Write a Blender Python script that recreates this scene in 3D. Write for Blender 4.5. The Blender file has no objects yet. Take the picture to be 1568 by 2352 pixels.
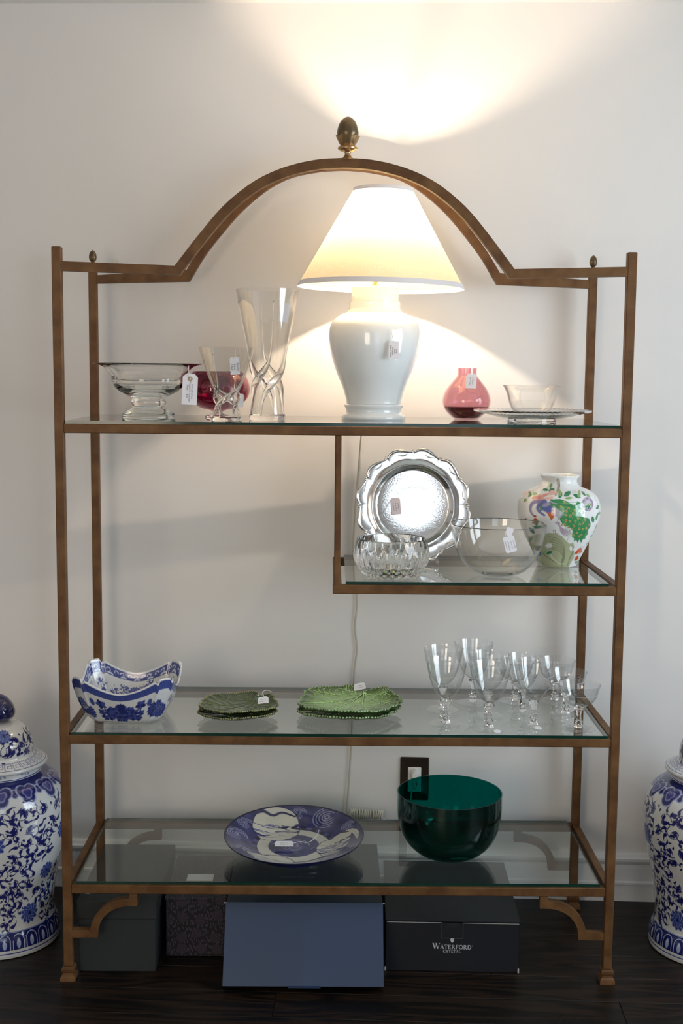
import bpy, math, random
import numpy as np
from mathutils import Vector, Matrix, Euler

random.seed(7)
rng = np.random.default_rng(7)
PI = math.pi
SC = bpy.context.scene
COL = SC.collection

# ------------------------------------------------------------------ camera
cam_data = bpy.data.cameras.new('camera')
cam = bpy.data.objects.new('camera', cam_data)
COL.objects.link(cam)
cam_data.sensor_fit = 'VERTICAL'
cam_data.sensor_height = 36.0
cam_data.sensor_width = 24.0
cam_data.lens = 2810.19 / 2352 * 36.0
_p, _y, _r = 0.1144, 0.00792, 0.0094
_fw = Vector((math.sin(_y) * math.cos(_p), math.cos(_y) * math.cos(_p), -math.sin(_p)))
_rt = Vector((math.cos(_y), -math.sin(_y), 0))
_up = _rt.cross(_fw)
_r2 = _rt * math.cos(_r) + _up * math.sin(_r)
_u2 = -_rt * math.sin(_r) + _up * math.cos(_r)
cam.matrix_world = Matrix(((_r2.x, _u2.x, -_fw.x, -0.0273), (_r2.y, _u2.y, -_fw.y, -3.1292),
                           (_r2.z, _u2.z, -_fw.z, 1.6337), (0, 0, 0, 1)))
cam_data.clip_start = 0.05
SC.camera = cam

# ------------------------------------------------------------------ world, exposure
world = bpy.data.worlds.new('world')
SC.world = world
world.use_nodes = True
world.node_tree.nodes['Background'].inputs[0].default_value = (0.75, 0.86, 1.0, 1)
world.node_tree.nodes['Background'].inputs[1].default_value = 0.3
SC.view_settings.view_transform = 'Standard'
SC.view_settings.look = 'None'
SC.view_settings.gamma = 1.0
SC.view_settings.use_curve_mapping = False
SC.view_settings.exposure = 0.32
cy = SC.cycles
cy.use_denoising = True
cy.max_bounces = 11
cy.diffuse_bounces = 4
cy.glossy_bounces = 5
cy.transmission_bounces = 10
cy.transparent_max_bounces = 32
cy.use_adaptive_sampling = True
cy.adaptive_threshold = 0.03
cy.sample_clamp_indirect = 6.0
cy.blur_glossy = 0.5

# the room is turned a little against the etagere
ROOM_LOC = (0.0, 0.578, 0.0)
ROOM_ROT = -math.atan(0.0476)
XL, XR, YF, ZC = -2.7, 2.5, -5.0, 2.70
_c, _s = math.cos(ROOM_ROT), math.sin(ROOM_ROT)
def room(x, y, z):
    return (x * _c - y * _s + ROOM_LOC[0], x * _s + y * _c + ROOM_LOC[1], z)

# daylight through the room's three windows: (wall, centre along wall, width, z0, z1)
WIN = {'right': (-1.85, 1.7, 0.85, 2.4), 'front_a': (-1.35, 1.15, 0.65, 2.3), 'front_b': (0.72, 1.15, 0.65, 2.3)}
def window_light(name, loc, rot, w, h, power, color):
    l = bpy.data.lights.new(name, 'AREA')
    l.shape = 'RECTANGLE'
    l.size, l.size_y = w, h
    l.energy = power
    l.color = color
    o = bpy.data.objects.new(name, l)
    COL.objects.link(o)
    o.location = loc
    o.rotation_euler = rot
DAY = (0.80, 0.90, 1.0)
yc, ww, z0, z1 = WIN['right']
window_light('daylight_right', room(XR + 0.12, yc, (z0 + z1) / 2), (PI / 2, 0, ROOM_ROT + PI / 2), ww, z1 - z0, 60, DAY)
xc, ww, z0, z1 = WIN['front_a']
window_light('daylight_front_a', room(xc, YF - 0.12, (z0 + z1) / 2), (PI / 2, 0, ROOM_ROT), ww, z1 - z0, 37, (1.0, 0.82, 0.64))
xc, ww, z0, z1 = WIN['front_b']
window_light('daylight_front_b', room(xc, YF - 0.12, (z0 + z1) / 2), (PI / 2, 0, ROOM_ROT), ww, z1 - z0, 9, DAY)

# ------------------------------------------------------------------ helpers
def empty(name, loc=(0, 0, 0), rot=(0, 0, 0), parent=None):
    o = bpy.data.objects.new(name, None)
    COL.objects.link(o)
    o.location = loc
    o.rotation_euler = rot
    o.empty_display_size = 0.05
    o.parent = parent
    return o

def tag(o, label=None, cat=None, group=None, kind=None):
    if label: o['label'] = label
    if cat: o['category'] = cat
    if group: o['group'] = group
    if kind: o['kind'] = kind
    return o

def mk(name, verts, faces, smooth=None):
    me = bpy.data.meshes.new(name)
    me.from_pydata([tuple(map(float, v)) for v in verts] if not isinstance(verts, list) else verts, [], faces)
    me.update()
    if smooth is not None:
        me.shade_smooth()
        if smooth < 180:
            me.set_sharp_from_angle(angle=math.radians(smooth))
    return me

def obj(name, me, mat, parent=None, loc=(0, 0, 0), rot=(0, 0, 0)):
    o = bpy.data.objects.new(name, me)
    COL.objects.link(o)
    if mat is not None:
        if len(me.materials) == 0:
            me.materials.append(mat)
    o.location = loc
    o.rotation_euler = rot
    o.parent = parent
    return o

def copy_tree(o, parent=None):
    c = o.copy()
    COL.objects.link(c)
    c.parent = parent
    for ch in list(o.children):
        copy_tree(ch, c)
    return c

def boxdata(x0, x1, y0, y1, z0, z1, bev=0.0):
    """a box with chamfered edges along all 12 edges when bev > 0"""
    if bev <= 0:
        v = [(x, y, z) for z in (z0, z1) for y in (y0, y1) for x in (x0, x1)]
        f = [(0, 2, 3, 1), (4, 5, 7, 6), (0, 1, 5, 4), (2, 6, 7, 3), (0, 4, 6, 2), (1, 3, 7, 5)]
        return v, f
    v, f = [], []
    ids = {}
    cs = ((x0, x1), (y0, y1), (z0, z1))
    sg = (1, -1)
    for i in (0, 1):
        for j in (0, 1):
            for k in (0, 1):
                c = [cs[0][i], cs[1][j], cs[2][k]]
                s = [sg[i], sg[j], sg[k]]
                for ax in range(3):
                    p = [c[a] + (s[a] * bev if a != ax else 0) for a in range(3)]
                    ids[(i, j, k, ax)] = len(v)
                    v.append(tuple(p))
                f.append(tuple(ids[(i, j, k, a)] for a in range(3)))
    for ax in range(3):
        a, b = [q for q in range(3) if q != ax]
        for e in (0, 1):
            ring = []
            for (m, n) in ((0, 0), (1, 0), (1, 1), (0, 1)):
                key = [0, 0, 0]
                key[ax] = e; key[a] = m; key[b] = n
                ring.append(ids[(key[0], key[1], key[2], ax)])
            f.append(tuple(ring))
    for ax in range(3):  # edges parallel to ax
        a, b = [q for q in range(3) if q != ax]
        for m in (0, 1):
            for n in (0, 1):
                ks = []
                for e in (0, 1):
                    key = [0, 0, 0]
                    key[ax] = e; key[a] = m; key[b] = n
                    ks.append(tuple(key))
                f.append((ids[ks[0] + (a,)], ids[ks[1] + (a,)], ids[ks[1] + (b,)], ids[ks[0] + (b,)]))
    return v, f

def fix_normals(me):
    import bmesh
    bm = bmesh.new()
    bm.from_mesh(me)
    bmesh.ops.recalc_face_normals(bm, faces=bm.faces[:])
    bm.to_mesh(me)
    bm.free()
    me.update()
    return me

def box(name, x0, x1, y0, y1, z0, z1, mat, parent=None, bev=0.0, loc=(0, 0, 0), rot=(0, 0, 0)):
    v, f = boxdata(x0, x1, y0, y1, z0, z1, bev)
    me = mk(name, v, f)
    if bev > 0: fix_normals(me)
    return obj(name, me, mat, parent, loc, rot)

def cr(pts, n, closed=False):
    """Catmull-Rom through pts, n samples"""
    P = np.array(pts, float)
    m = len(P)
    seg = m if closed else m - 1
    t = np.linspace(0, seg, n, endpoint=not closed)
    i = np.minimum(t.astype(int), seg - 1)
    u = (t - i)[:, None]
    if closed:
        g = lambda k: P[k % m]
    else:
        ext = np.vstack([2 * P[0] - P[1], P, 2 * P[-1] - P[-2]])
        g = lambda k: ext[np.clip(k + 1, 0, m + 1)]
    a, b, c, d = g(i - 1), g(i), g(i + 1), g(i + 2)
    return 0.5 * ((2 * b) + (-a + c) * u + (2 * a - 5 * b + 4 * c - d) * u ** 2 + (-a + 3 * b - 3 * c + d) * u ** 3)

def lathe(name, prof, n=48, smooth=40, closed=False, mod=None, squash=(1, 1), rot0=0.0):
    """prof: list of (r, z). closed joins last row to first (hollow glass)."""
    prof = [tuple(p) for p in prof]
    V, F, rows = [], [], []
    th = np.linspace(0, 2 * PI, n, endpoint=False) + rot0
    for (r, z) in prof:
        if abs(r) < 1e-6 and not closed:
            rows.append([len(V)])
            V.append((0.0, 0.0, float(z)))
        else:
            start = len(V)
            for t in th:
                rr, zz = (r, z) if mod is None else mod(t, r, z)
                V.append((float(rr * math.cos(t) * squash[0]), float(rr * math.sin(t) * squash[1]), float(zz)))
            rows.append(list(range(start, start + n)))
    pairs = list(zip(rows[:-1], rows[1:]))
    if closed: pairs.append((rows[-1], rows[0]))
    for a, b in pairs:
        if len(a) == 1 and len(b) == 1: continue
        for k in range(n):
            k2 = (k + 1) % n
            if len(a) == 1: F.append((a[0], b[k2], b[k]))
            elif len(b) == 1: F.append((a[k], a[k2], b[0]))
            else: F.append((a[k], a[k2], b[k2], b[k]))
    return mk(name, V, F, smooth)

def tube(name, pts, rad, n=8, smooth=60, closed=False, cap=True):
    P = [Vector(tuple(map(float, p))) for p in pts]
    m = len(P)
    R = rad if hasattr(rad, '__len__') else [rad] * m
    V, F = [], []
    nrm = None
    for i in range(m):
        if closed:
            t = (P[(i + 1) % m] - P[i - 1])
        else:
            t = P[min(i + 1, m - 1)] - P[max(i - 1, 0)]
        if t.length < 1e-9: t = Vector((0, 0, 1))
        t.normalize()
        if nrm is None:
            nrm = t.cross(Vector((0.13, 0.31, 0.94)))
            if nrm.length < 1e-3: nrm = t.cross(Vector((1, 0, 0)))
        nrm = nrm - t * nrm.dot(t)
        nrm.normalize()
        b = t.cross(nrm)
        for k in range(n):
            a = 2 * PI * k / n
            V.append(tuple(P[i] + (nrm * math.cos(a) + b * math.sin(a)) * R[i]))
    segs = m if closed else m - 1
    for i in range(segs):
        j = (i + 1) % m
        for k in range(n):
            k2 = (k + 1) % n
            F.append((i * n + k, i * n + k2, j * n + k2, j * n + k))
    if cap and not closed:
        F.append(tuple(range(n - 1, -1, -1)))
        F.append(tuple((m - 1) * n + k for k in range(n)))
    return mk(name, V, F, smooth)

def join_data(parts):
    V, F = [], []
    for v, f in parts:
        o = len(V)
        V += [tuple(p) for p in v]
        F += [tuple(i + o for i in q) for q in f]
    return V, F

# ------------------------------------------------------------------ materials
def new_mat(name):
    m = bpy.data.materials.new(name)
    m.use_nodes = True
    nt = m.node_tree
    return m, nt, nt.nodes, nt.links, nt.nodes['Principled BSDF']

def plain(name, col, rough=0.5, metal=0.0, spec=0.5, coat=0.0, bump=None, vary=None):
    m, nt, N, L, b = new_mat(name)
    b.inputs['Base Color'].default_value = (*col, 1)
    b.inputs['Roughness'].default_value = rough
    b.inputs['Metallic'].default_value = metal
    b.inputs['Specular IOR Level'].default_value = spec
    b.inputs['Coat Weight'].default_value = coat
    if vary or bump:
        tc = N.new('ShaderNodeTexCoord')
    if vary:
        sc, col2 = vary
        nz = N.new('ShaderNodeTexNoise')
        nz.inputs['Scale'].default_value = sc
        nz.inputs['Detail'].default_value = 5
        L.new(tc.outputs['Object'], nz.inputs['Vector'])
        rmp = N.new('ShaderNodeValToRGB')
        rmp.color_ramp.elements[0].position = 0.35
        rmp.color_ramp.elements[0].color = (*col, 1)
        rmp.color_ramp.elements[1].position = 0.7
        rmp.color_ramp.elements[1].color = (*col2, 1)
        L.new(nz.outputs['Fac'], rmp.inputs['Fac'])
        L.new(rmp.outputs['Color'], b.inputs['Base Color'])
    if bump:
        sc, st = bump
        nz = N.new('ShaderNodeTexNoise')
        nz.inputs['Scale'].default_value = sc
        nz.inputs['Detail'].default_value = 3
        L.new(tc.outputs['Object'], nz.inputs['Vector'])
        bp = N.new('ShaderNodeBump')
        bp.inputs['Strength'].default_value = st
        bp.inputs['Distance'].default_value = 0.002
        L.new(nz.outputs['Fac'], bp.inputs['Height'])
        L.new(bp.outputs['Normal'], b.inputs['Normal'])
    return m

def thin_glass(name, tint=(1, 1, 1), f0=0.045, gloss=(1, 1, 1), facing_dark=0.0):
    """clear wall of glass: straight-through transmission plus a Schlick mirror term"""
    m, nt, N, L, b = new_mat(name)
    N.remove(b)
    out = N['Material Output']
    tr = N.new('ShaderNodeBsdfTransparent')
    tr.inputs['Color'].default_value = (*tint, 1)
    gl = N.new('ShaderNodeBsdfGlossy')
    gl.inputs['Color'].default_value = (*gloss, 1)
    gl.inputs['Roughness'].default_value = 0.0
    lw = N.new('ShaderNodeLayerWeight')
    lw.inputs['Blend'].default_value = 0.5
    pw = N.new('ShaderNodeMath'); pw.operation = 'POWER'; pw.inputs[1].default_value = 5
    L.new(lw.outputs['Facing'], pw.inputs[0])
    ma = N.new('ShaderNodeMath'); ma.operation = 'MULTIPLY_ADD'
    ma.inputs[1].default_value = 1 - f0; ma.inputs[2].default_value = f0
    L.new(pw.outputs[0], ma.inputs[0])
    if facing_dark > 0:      # longer way through the wall where it is seen edge-on
        p2 = N.new('ShaderNodeMath'); p2.operation = 'POWER'; p2.inputs[1].default_value = 3
        L.new(lw.outputs['Facing'], p2.inputs[0])
        mxc = N.new('ShaderNodeMix'); mxc.data_type = 'RGBA'
        mxc.inputs['A'].default_value = (*tint, 1)
        mxc.inputs['B'].default_value = (*[t * (1 - facing_dark) for t in tint], 1)
        L.new(p2.outputs[0], mxc.inputs['Factor'])
        L.new(mxc.outputs['Result'], tr.inputs['Color'])
    mx = N.new('ShaderNodeMixShader')
    L.new(ma.outputs[0], mx.inputs['Fac'])
    L.new(tr.outputs[0], mx.inputs[1])
    L.new(gl.outputs[0], mx.inputs[2])
    L.new(mx.outputs[0], out.inputs['Surface'])
    return m

def solid_glass(name, col=(1, 1, 1), ior=1.5, rough=0.0):
    m, nt, N, L, b = new_mat(name)
    b.inputs['Base Color'].default_value = (*col, 1)
    b.inputs['Roughness'].default_value = rough
    b.inputs['IOR'].default_value = ior
    b.inputs['Transmission Weight'].default_value = 1.0
    return m

def painted(name, rough=0.12, coat=0.6):
    m, nt, N, L, b = new_mat(name)
    at = N.new('ShaderNodeAttribute')
    at.attribute_name = 'Col'
    L.new(at.outputs['Color'], b.inputs['Base Color'])
    b.inputs['Roughness'].default_value = rough
    b.inputs['Coat Weight'].default_value = coat
    b.inputs['Coat Roughness'].default_value = 0.03
    return m

M = {}
M['wall'] = plain('wall_paint', (0.76, 0.735, 0.71), 0.75, bump=(220, 0.06))
M['ceiling'] = plain('ceiling_paint', (0.85, 0.84, 0.82), 0.8)
M['trim'] = plain('white_trim_paint', (0.72, 0.72, 0.72), 0.35)
M['bronze'] = plain('antique_gold_iron', (0.098, 0.042, 0.014), 0.52, 0.15, spec=0.3, vary=(22, (0.165, 0.082, 0.030)), bump=(160, 0.25))
M['finial'] = plain('aged_brass', (0.12, 0.085, 0.05), 0.32, 0.75, vary=(40, (0.2, 0.14, 0.075)))
M['finial_gold'] = plain('worn_gilt', (0.42, 0.27, 0.13), 0.3, 0.8)
M['shelf_glass'] = thin_glass('shelf_glass', (0.955, 0.985, 0.97), 0.05)
M['shelf_edge'] = plain('shelf_glass_edge', (0.003, 0.026, 0.018), 0.12, vary=(6, (0.006, 0.040, 0.028)))
M['clear_thin'] = thin_glass('clear_thin_glass', (0.985, 0.985, 0.98), 0.045, facing_dark=0.35)
M['goblet'] = thin_glass('goblet_glass', (0.98, 0.985, 0.985), 0.06, facing_dark=0.25)
M['goblet_foot'] = thin_glass('goblet_foot_glass', (0.93, 0.94, 0.94), 0.13)
M['clear'] = solid_glass('clear_glass', (0.985, 0.99, 0.985), 1.48)
M['crystal'] = solid_glass('cut_crystal', (1, 1, 1), 1.54)
M['ruby'] = thin_glass('ruby_glass', (0.60, 0.085, 0.33), 0.07, gloss=(1, 0.8, 0.86))
M['ruby_solid'] = solid_glass('pale_ruby_glass', (0.95, 0.75, 0.8))
M['amethyst'] = thin_glass('amethyst_glass', (0.88, 0.71, 0.74), 0.05)
M['amethyst_dark'] = thin_glass('dark_amethyst_glass', (0.24, 0.03, 0.07), 0.04)
M['teal'] = thin_glass('teal_glass', (0.012, 0.41, 0.37), 0.05)
M['bulb_glass'] = thin_glass('clear_bulb_glass', (0.99, 0.99, 0.98), 0.04)
M['acrylic'] = solid_glass('clear_acrylic', (0.98, 0.98, 0.98), 1.45)
M['lamp_white'] = plain('lamp_porcelain', (0.80, 0.83, 0.83), 0.12, coat=0.6)
M['porcelain'] = painted('painted_porcelain')
M['leaf'] = painted('glazed_leaf_ware', 0.2, 0.5)
M['white'] = plain('white_plastic', (0.8, 0.79, 0.76), 0.35)
M['ivory_cord'] = plain('ivory_cord', (0.74, 0.69, 0.57), 0.4)
M['tag'] = plain('tag_card', (0.82, 0.80, 0.83), 0.7)
M['tag_pink'] = plain('pink_tag_card', (0.80, 0.66, 0.66), 0.7)
M['ink'] = plain('tag_ink', (0.08, 0.07, 0.10), 0.6)
M['string'] = plain('tag_string', (0.8, 0.78, 0.75), 0.7)
M['eyelet'] = plain('tag_eyelet', (0.42, 0.30, 0.18), 0.5)
M['plate'] = plain('oil_rubbed_plate', (0.035, 0.022, 0.015), 0.35, 0.5)
M['slot'] = plain('socket_slot', (0.01, 0.01, 0.01), 0.6)
M['window_white'] = plain('window_frame_paint', (0.78, 0.78, 0.77), 0.4)
M['pane'] = thin_glass('window_pane', (0.98, 0.99, 0.99), 0.04)
M['brass'] = plain('lamp_brass', (0.6, 0.42, 0.18), 0.25, 0.9)
M['trim_cloth'] = plain('shade_binding', (0.80, 0.76, 0.76), 0.8)

def silver_mat(engraved=True):
    m, nt, N, L, b = new_mat('polished_silver' if not engraved else 'engraved_silver')
    b.inputs['Base Color'].default_value = (0.90, 0.88, 0.87, 1)
    b.inputs['Metallic'].default_value = 1.0
    b.inputs['Roughness'].default_value = 0.13
    if engraved:
        tc = N.new('ShaderNodeTexCoord')
        ln = N.new('ShaderNodeVectorMath'); ln.operation = 'LENGTH'
        L.new(tc.outputs['Object'], ln.inputs[0])
        mr = N.new('ShaderNodeMapRange')
        mr.inputs[1].default_value = 0.045; mr.inputs[2].default_value = 0.075
        L.new(ln.outputs['Value'], mr.inputs[0])
        mr2 = N.new('ShaderNodeMapRange')
        mr2.inputs[1].default_value = 0.098; mr2.inputs[2].default_value = 0.104
        mr2.inputs[3].default_value = 1; mr2.inputs[4].default_value = 0
        L.new(ln.outputs['Value'], mr2.inputs[0])
        mu = N.new('ShaderNodeMath'); mu.operation = 'MULTIPLY'
        L.new(mr.outputs[0], mu.inputs[0]); L.new(mr2.outputs[0], mu.inputs[1])
        vo = N.new('ShaderNodeTexVoronoi'); vo.feature = 'DISTANCE_TO_EDGE'
        vo.inputs['Scale'].default_value = 170
        nz = N.new('ShaderNodeTexNoise'); nz.inputs['Scale'].default_value = 30
        L.new(tc.outputs['Object'], nz.inputs['Vector'])
        ad = N.new('ShaderNodeVectorMath'); ad.operation = 'MULTIPLY_ADD'
        ad.inputs[1].default_value = (0.03, 0.03, 0.03)
        L.new(nz.outputs['Color'], ad.inputs[0]); L.new(tc.outputs['Object'], ad.inputs[2])
        L.new(ad.outputs[0], vo.inputs['Vector'])
        m2 = N.new('ShaderNodeMath'); m2.operation = 'MULTIPLY'
        L.new(vo.outputs['Distance'], m2.inputs[0]); L.new(mu.outputs[0], m2.inputs[1])
        bp = N.new('ShaderNodeBump'); bp.inputs['Strength'].default_value = 0.035
        bp.inputs['Distance'].default_value = 0.01
        L.new(m2.outputs[0], bp.inputs['Height'])
        L.new(bp.outputs['Normal'], b.inputs['Normal'])
    return m
M['silver'] = silver_mat(False)
M['silver_eng'] = silver_mat(True)

def shade_mat():
    m, nt, N, L, b = new_mat('linen_lamp_shade')
    N.remove(b)
    out = N['Material Output']
    tc = N.new('ShaderNodeTexCoord')
    cols = []
    mp = N.new('ShaderNodeMapping'); mp.inputs['Scale'].default_value = (1, 1, 0.10)
    L.new(tc.outputs['Object'], mp.inputs['Vector'])
    n1 = N.new('ShaderNodeTexNoise'); n1.inputs['Scale'].default_value = 260; n1.inputs['Detail'].default_value = 2
    L.new(mp.outputs[0], n1.inputs['Vector'])
    mp2 = N.new('ShaderNodeMapping'); mp2.inputs['Scale'].default_value = (0.12, 0.12, 1)
    L.new(tc.outputs['Object'], mp2.inputs['Vector'])
    n2 = N.new('ShaderNodeTexNoise'); n2.inputs['Scale'].default_value = 300; n2.inputs['Detail'].default_value = 2
    L.new(mp2.outputs[0], n2.inputs['Vector'])
    ad = N.new('ShaderNodeMath'); ad.operation = 'ADD'
    L.new(n1.outputs['Fac'], ad.inputs[0]); L.new(n2.outputs['Fac'], ad.inputs[1])
    rp = N.new('ShaderNodeValToRGB')
    rp.color_ramp.elements[0].position = 0.30; rp.color_ramp.elements[0].color = (0.74, 0.64, 0.44, 1)
    rp.color_ramp.elements[1].position = 0.56; rp.color_ramp.elements[1].color = (0.88, 0.80, 0.60, 1)
    hf = N.new('ShaderNodeMath'); hf.operation = 'MULTIPLY'; hf.inputs[1].default_value = 0.3
    L.new(ad.outputs[0], hf.inputs[0]); L.new(hf.outputs[0], rp.inputs['Fac'])
    di = N.new('ShaderNodeBsdfDiffuse')
    tl = N.new('ShaderNodeBsdfTranslucent')
    L.new(rp.outputs['Color'], di.inputs['Color']); L.new(rp.outputs['Color'], tl.inputs['Color'])
    mx = N.new('ShaderNodeMixShader'); mx.inputs['Fac'].default_value = 0.20
    L.new(di.outputs[0], mx.inputs[1]); L.new(tl.outputs[0], mx.inputs[2])
    L.new(mx.outputs[0], out.inputs['Surface'])
    return m
M['shade'] = shade_mat()

def bulb_mat(strength):
    m, nt, N, L, b = new_mat('lit_bulb')
    b.inputs['Base Color'].default_value = (1, 0.9, 0.75, 1)
    b.inputs['Emission Color'].default_value = (1.0, 0.80, 0.60, 1)
    b.inputs['Emission Strength'].default_value = strength
    return m

def wood_mat(name, dark, light):
    m, nt, N, L, b = new_mat(name)
    tc = N.new('ShaderNodeTexCoord')
    oi = N.new('ShaderNodeObjectInfo')
    ad = N.new('ShaderNodeVectorMath'); ad.operation = 'ADD'
    mu = N.new('ShaderNodeVectorMath'); mu.operation = 'SCALE'; mu.inputs[0].default_value = (7.0, 3.0, 5.0)
    L.new(oi.outputs['Random'], mu.inputs['Scale'])
    L.new(tc.outputs['Object'], ad.inputs[0]); L.new(mu.outputs[0], ad.inputs[1])
    mp = N.new('ShaderNodeMapping'); mp.inputs['Scale'].default_value = (1.1, 9, 1)
    L.new(ad.outputs[0], mp.inputs['Vector'])
    wv = N.new('ShaderNodeTexNoise'); wv.inputs['Scale'].default_value = 1.6; wv.inputs['Detail'].default_value = 1.5
    wv.inputs['Distortion'].default_value = 0.4
    L.new(mp.outputs[0], wv.inputs['Vector'])
    sn = N.new('ShaderNodeMath'); sn.operation = 'MULTIPLY'; sn.inputs[1].default_value = 42
    L.new(wv.outputs['Fac'], sn.inputs[0])
    s2 = N.new('ShaderNodeMath'); s2.operation = 'SINE'
    L.new(sn.outputs[0], s2.inputs[0])
    fine = N.new('ShaderNodeTexNoise'); fine.inputs['Scale'].default_value = 30; fine.inputs['Detail'].default_value = 4
    mp2 = N.new('ShaderNodeMapping'); mp2.inputs['Scale'].default_value = (0.25, 6, 1)
    L.new(ad.outputs[0], mp2.inputs['Vector']); L.new(mp2.outputs[0], fine.inputs['Vector'])
    sm = N.new('ShaderNodeMath'); sm.operation = 'MULTIPLY_ADD'; sm.inputs[1].default_value = 0.28
    L.new(s2.outputs[0], sm.inputs[0]); L.new(fine.outputs['Fac'], sm.inputs[2])
    rp = N.new('ShaderNodeValToRGB')
    rp.color_ramp.elements[0].position = 0.25; rp.color_ramp.elements[0].color = (*dark, 1)
    rp.color_ramp.elements[1].position = 0.8; rp.color_ramp.elements[1].color = (*light, 1)
    L.new(sm.outputs[0], rp.inputs['Fac'])
    L.new(rp.outputs['Color'], b.inputs['Base Color'])
    b.inputs['Roughness'].default_value = 0.42
    b.inputs['Specular IOR Level'].default_value = 0.35
    bp = N.new('ShaderNodeBump'); bp.inputs['Strength'].default_value = 0.15; bp.inputs['Distance'].default_value = 0.001
    L.new(sm.outputs[0], bp.inputs['Height']); L.new(bp.outputs['Normal'], b.inputs['Normal'])
    return m
M['wood'] = wood_mat('dark_walnut_floor', (0.0020, 0.0013, 0.0010), (0.019, 0.0095, 0.0050))

# ------------------------------------------------------------------ room shell
def grid_plane(name, us, vs, holes, place, mat, kind='structure'):
    """connected sheet on the grid us x vs without the cells in holes"""
    V, F, ids = [], [], {}
    def vid(i, j):
        if (i, j) not in ids:
            ids[(i, j)] = len(V)
            V.append(place(us[i], vs[j]))
        return ids[(i, j)]
    for i in range(len(us) - 1):
        for j in range(len(vs) - 1):
            if (i, j) in holes: continue
            F.append((vid(i, j), vid(i + 1, j), vid(i + 1, j + 1), vid(i, j + 1)))
    o = obj(name, mk(name, V, F), mat, None, ROOM_LOC, (0, 0, ROOM_ROT))
    return tag(o, kind=kind)

grid_plane('wall_back', [XL, XR], [0, ZC], (), lambda u, v: (u, 0, v), M['wall'])
grid_plane('wall_left', [YF, 0], [0, ZC], (), lambda u, v: (XL, u, v), M['wall'])
yc, ww, z0, z1 = WIN['right']
grid_plane('wall_right', [YF, yc - ww / 2, yc + ww / 2, 0], [0, z0, z1, ZC], ((1, 1),), lambda u, v: (XR, u, v), M['wall'])
a, b_ = WIN['front_a'], WIN['front_b']
grid_plane('wall_front', [XL, a[0] - a[1] / 2, a[0] + a[1] / 2, b_[0] - b_[1] / 2, b_[0] + b_[1] / 2, XR],
           [0, a[2], a[3], ZC], ((1, 1), (3, 1)), lambda u, v: (u, YF, v), M['wall'])
grid_plane('ceiling', [XL, XR], [YF, 0], (), lambda u, v: (u, v, ZC), M['ceiling'])

def make_window(n, loc, rot, w, h):
    o = empty('window_%d' % n, loc, rot)
    tag(o, kind='structure')
    t = 0.06
    for nm, q in (('frame_side', (-w / 2 - t, -w / 2 + 0.02, 0, h)), ('frame_side', (w / 2 - 0.02, w / 2 + t, 0, h)),
                  ('frame_head', (-w / 2 - t, w / 2 + t, h - 0.02, h + t)), ('window_sill', (-w / 2 - t, w / 2 + t, -t, 0.02))):
        box(nm, q[0], q[1], -0.03 if nm != 'window_sill' else -0.07, 0.04, q[2], q[3], M['window_white'], o, 0.004)
    box('muntin', -0.015, 0.015, -0.012, 0.012, 0.02, h - 0.02, M['window_white'], o)
    box('meeting_rail', -w / 2 + 0.02, w / 2 - 0.02, -0.016, 0.016, h / 2 - 0.025, h / 2 + 0.025, M['window_white'], o)
    for sx in (-1, 1):
        for k in (0, 1):
            x0, x1 = sorted((sx * 0.015, sx * (w / 2 - 0.02)))
            box('pane', x0, x1, -0.002, 0.002, 0.02 + k * (h / 2 + 0.005), h / 2 - 0.025 + k * (h / 2 + 0.005), M['pane'], o)
yc, ww, z0, z1 = WIN['right']
make_window(1, room(XR + 0.03, yc, z0), (0, 0, ROOM_ROT - PI / 2), ww, z1 - z0)
for k, nm in ((2, 'front_a'), (3, 'front_b')):
    xc, ww, z0, z1 = WIN[nm]
    make_window(k, room(xc, YF - 0.03, z0), (0, 0, ROOM_ROT + PI), ww, z1 - z0)

# floor of dark planks running along the back wall
fl = box('floor', XL, XR, YF, 0, -0.05, -0.0125, plain('subfloor', (0.01, 0.007, 0.005), 0.8), None, 0, ROOM_LOC, (0, 0, ROOM_ROT))
tag(fl, kind='structure')
PW = 0.128
plank_mesh = {}
for L_ in (0.9, 1.3, 1.7, 2.1):
    v, f = boxdata(0, L_ - 0.0012, 0, PW - 0.0012, -0.0125, 0, 0.0008)
    plank_mesh[L_] = fix_normals(mk('plank', v, f))
    plank_mesh[L_].materials.append(M['wood'])
cutm = {}
row = 0
y = -PW
while y > YF - PW:
    x = XL - random.random() * 0.8
    while x < XR:
        L_ = random.choice((0.9, 1.3, 1.7, 2.1))
        xs, xe = max(x, XL), min(x + L_, XR)
        y0 = max(y, YF)
        if xe - xs > 0.02:
            o = obj('plank', plank_mesh[L_], None, fl, (xs, y0, 0))
            o.scale = ((xe - xs) / L_, (y + PW - y0) / PW, 1)
        x += L_
    y -= PW

# skirting: board, ogee cap and bead, one run along each wall in view
def baseboard(name, length, loc, rot):
    prof = [(0, 0), (-0.018, 0), (-0.018, 0.052), (-0.0225, 0.055), (-0.0225, 0.062), (-0.017, 0.066), (-0.0165, 0.105), (-0.015, 0.118),
            (-0.0205, 0.124), (-0.024, 0.131), (-0.024, 0.139), (-0.0165, 0.143), (-0.012, 0.150), (-0.009, 0.153), (0, 0.153)]
    V = [(x, p[0], p[1]) for x in (0, length) for p in prof]
    n = len(prof)
    F = [(i, i + 1, n + i + 1, n + i) for i in range(n - 1)]
    F += [tuple(range(n - 1, -1, -1)), tuple(range(n, 2 * n))]
    o = obj(name, mk(name, V, F), M['trim'], None, loc, rot)
    tag(o, kind='structure')
baseboard('baseboard_back', XR - XL, room(XL, 0, 0), (0, 0, ROOM_ROT))
baseboard('baseboard_left', -YF, room(XL, YF, 0), (0, 0, ROOM_ROT + PI / 2))
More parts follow.
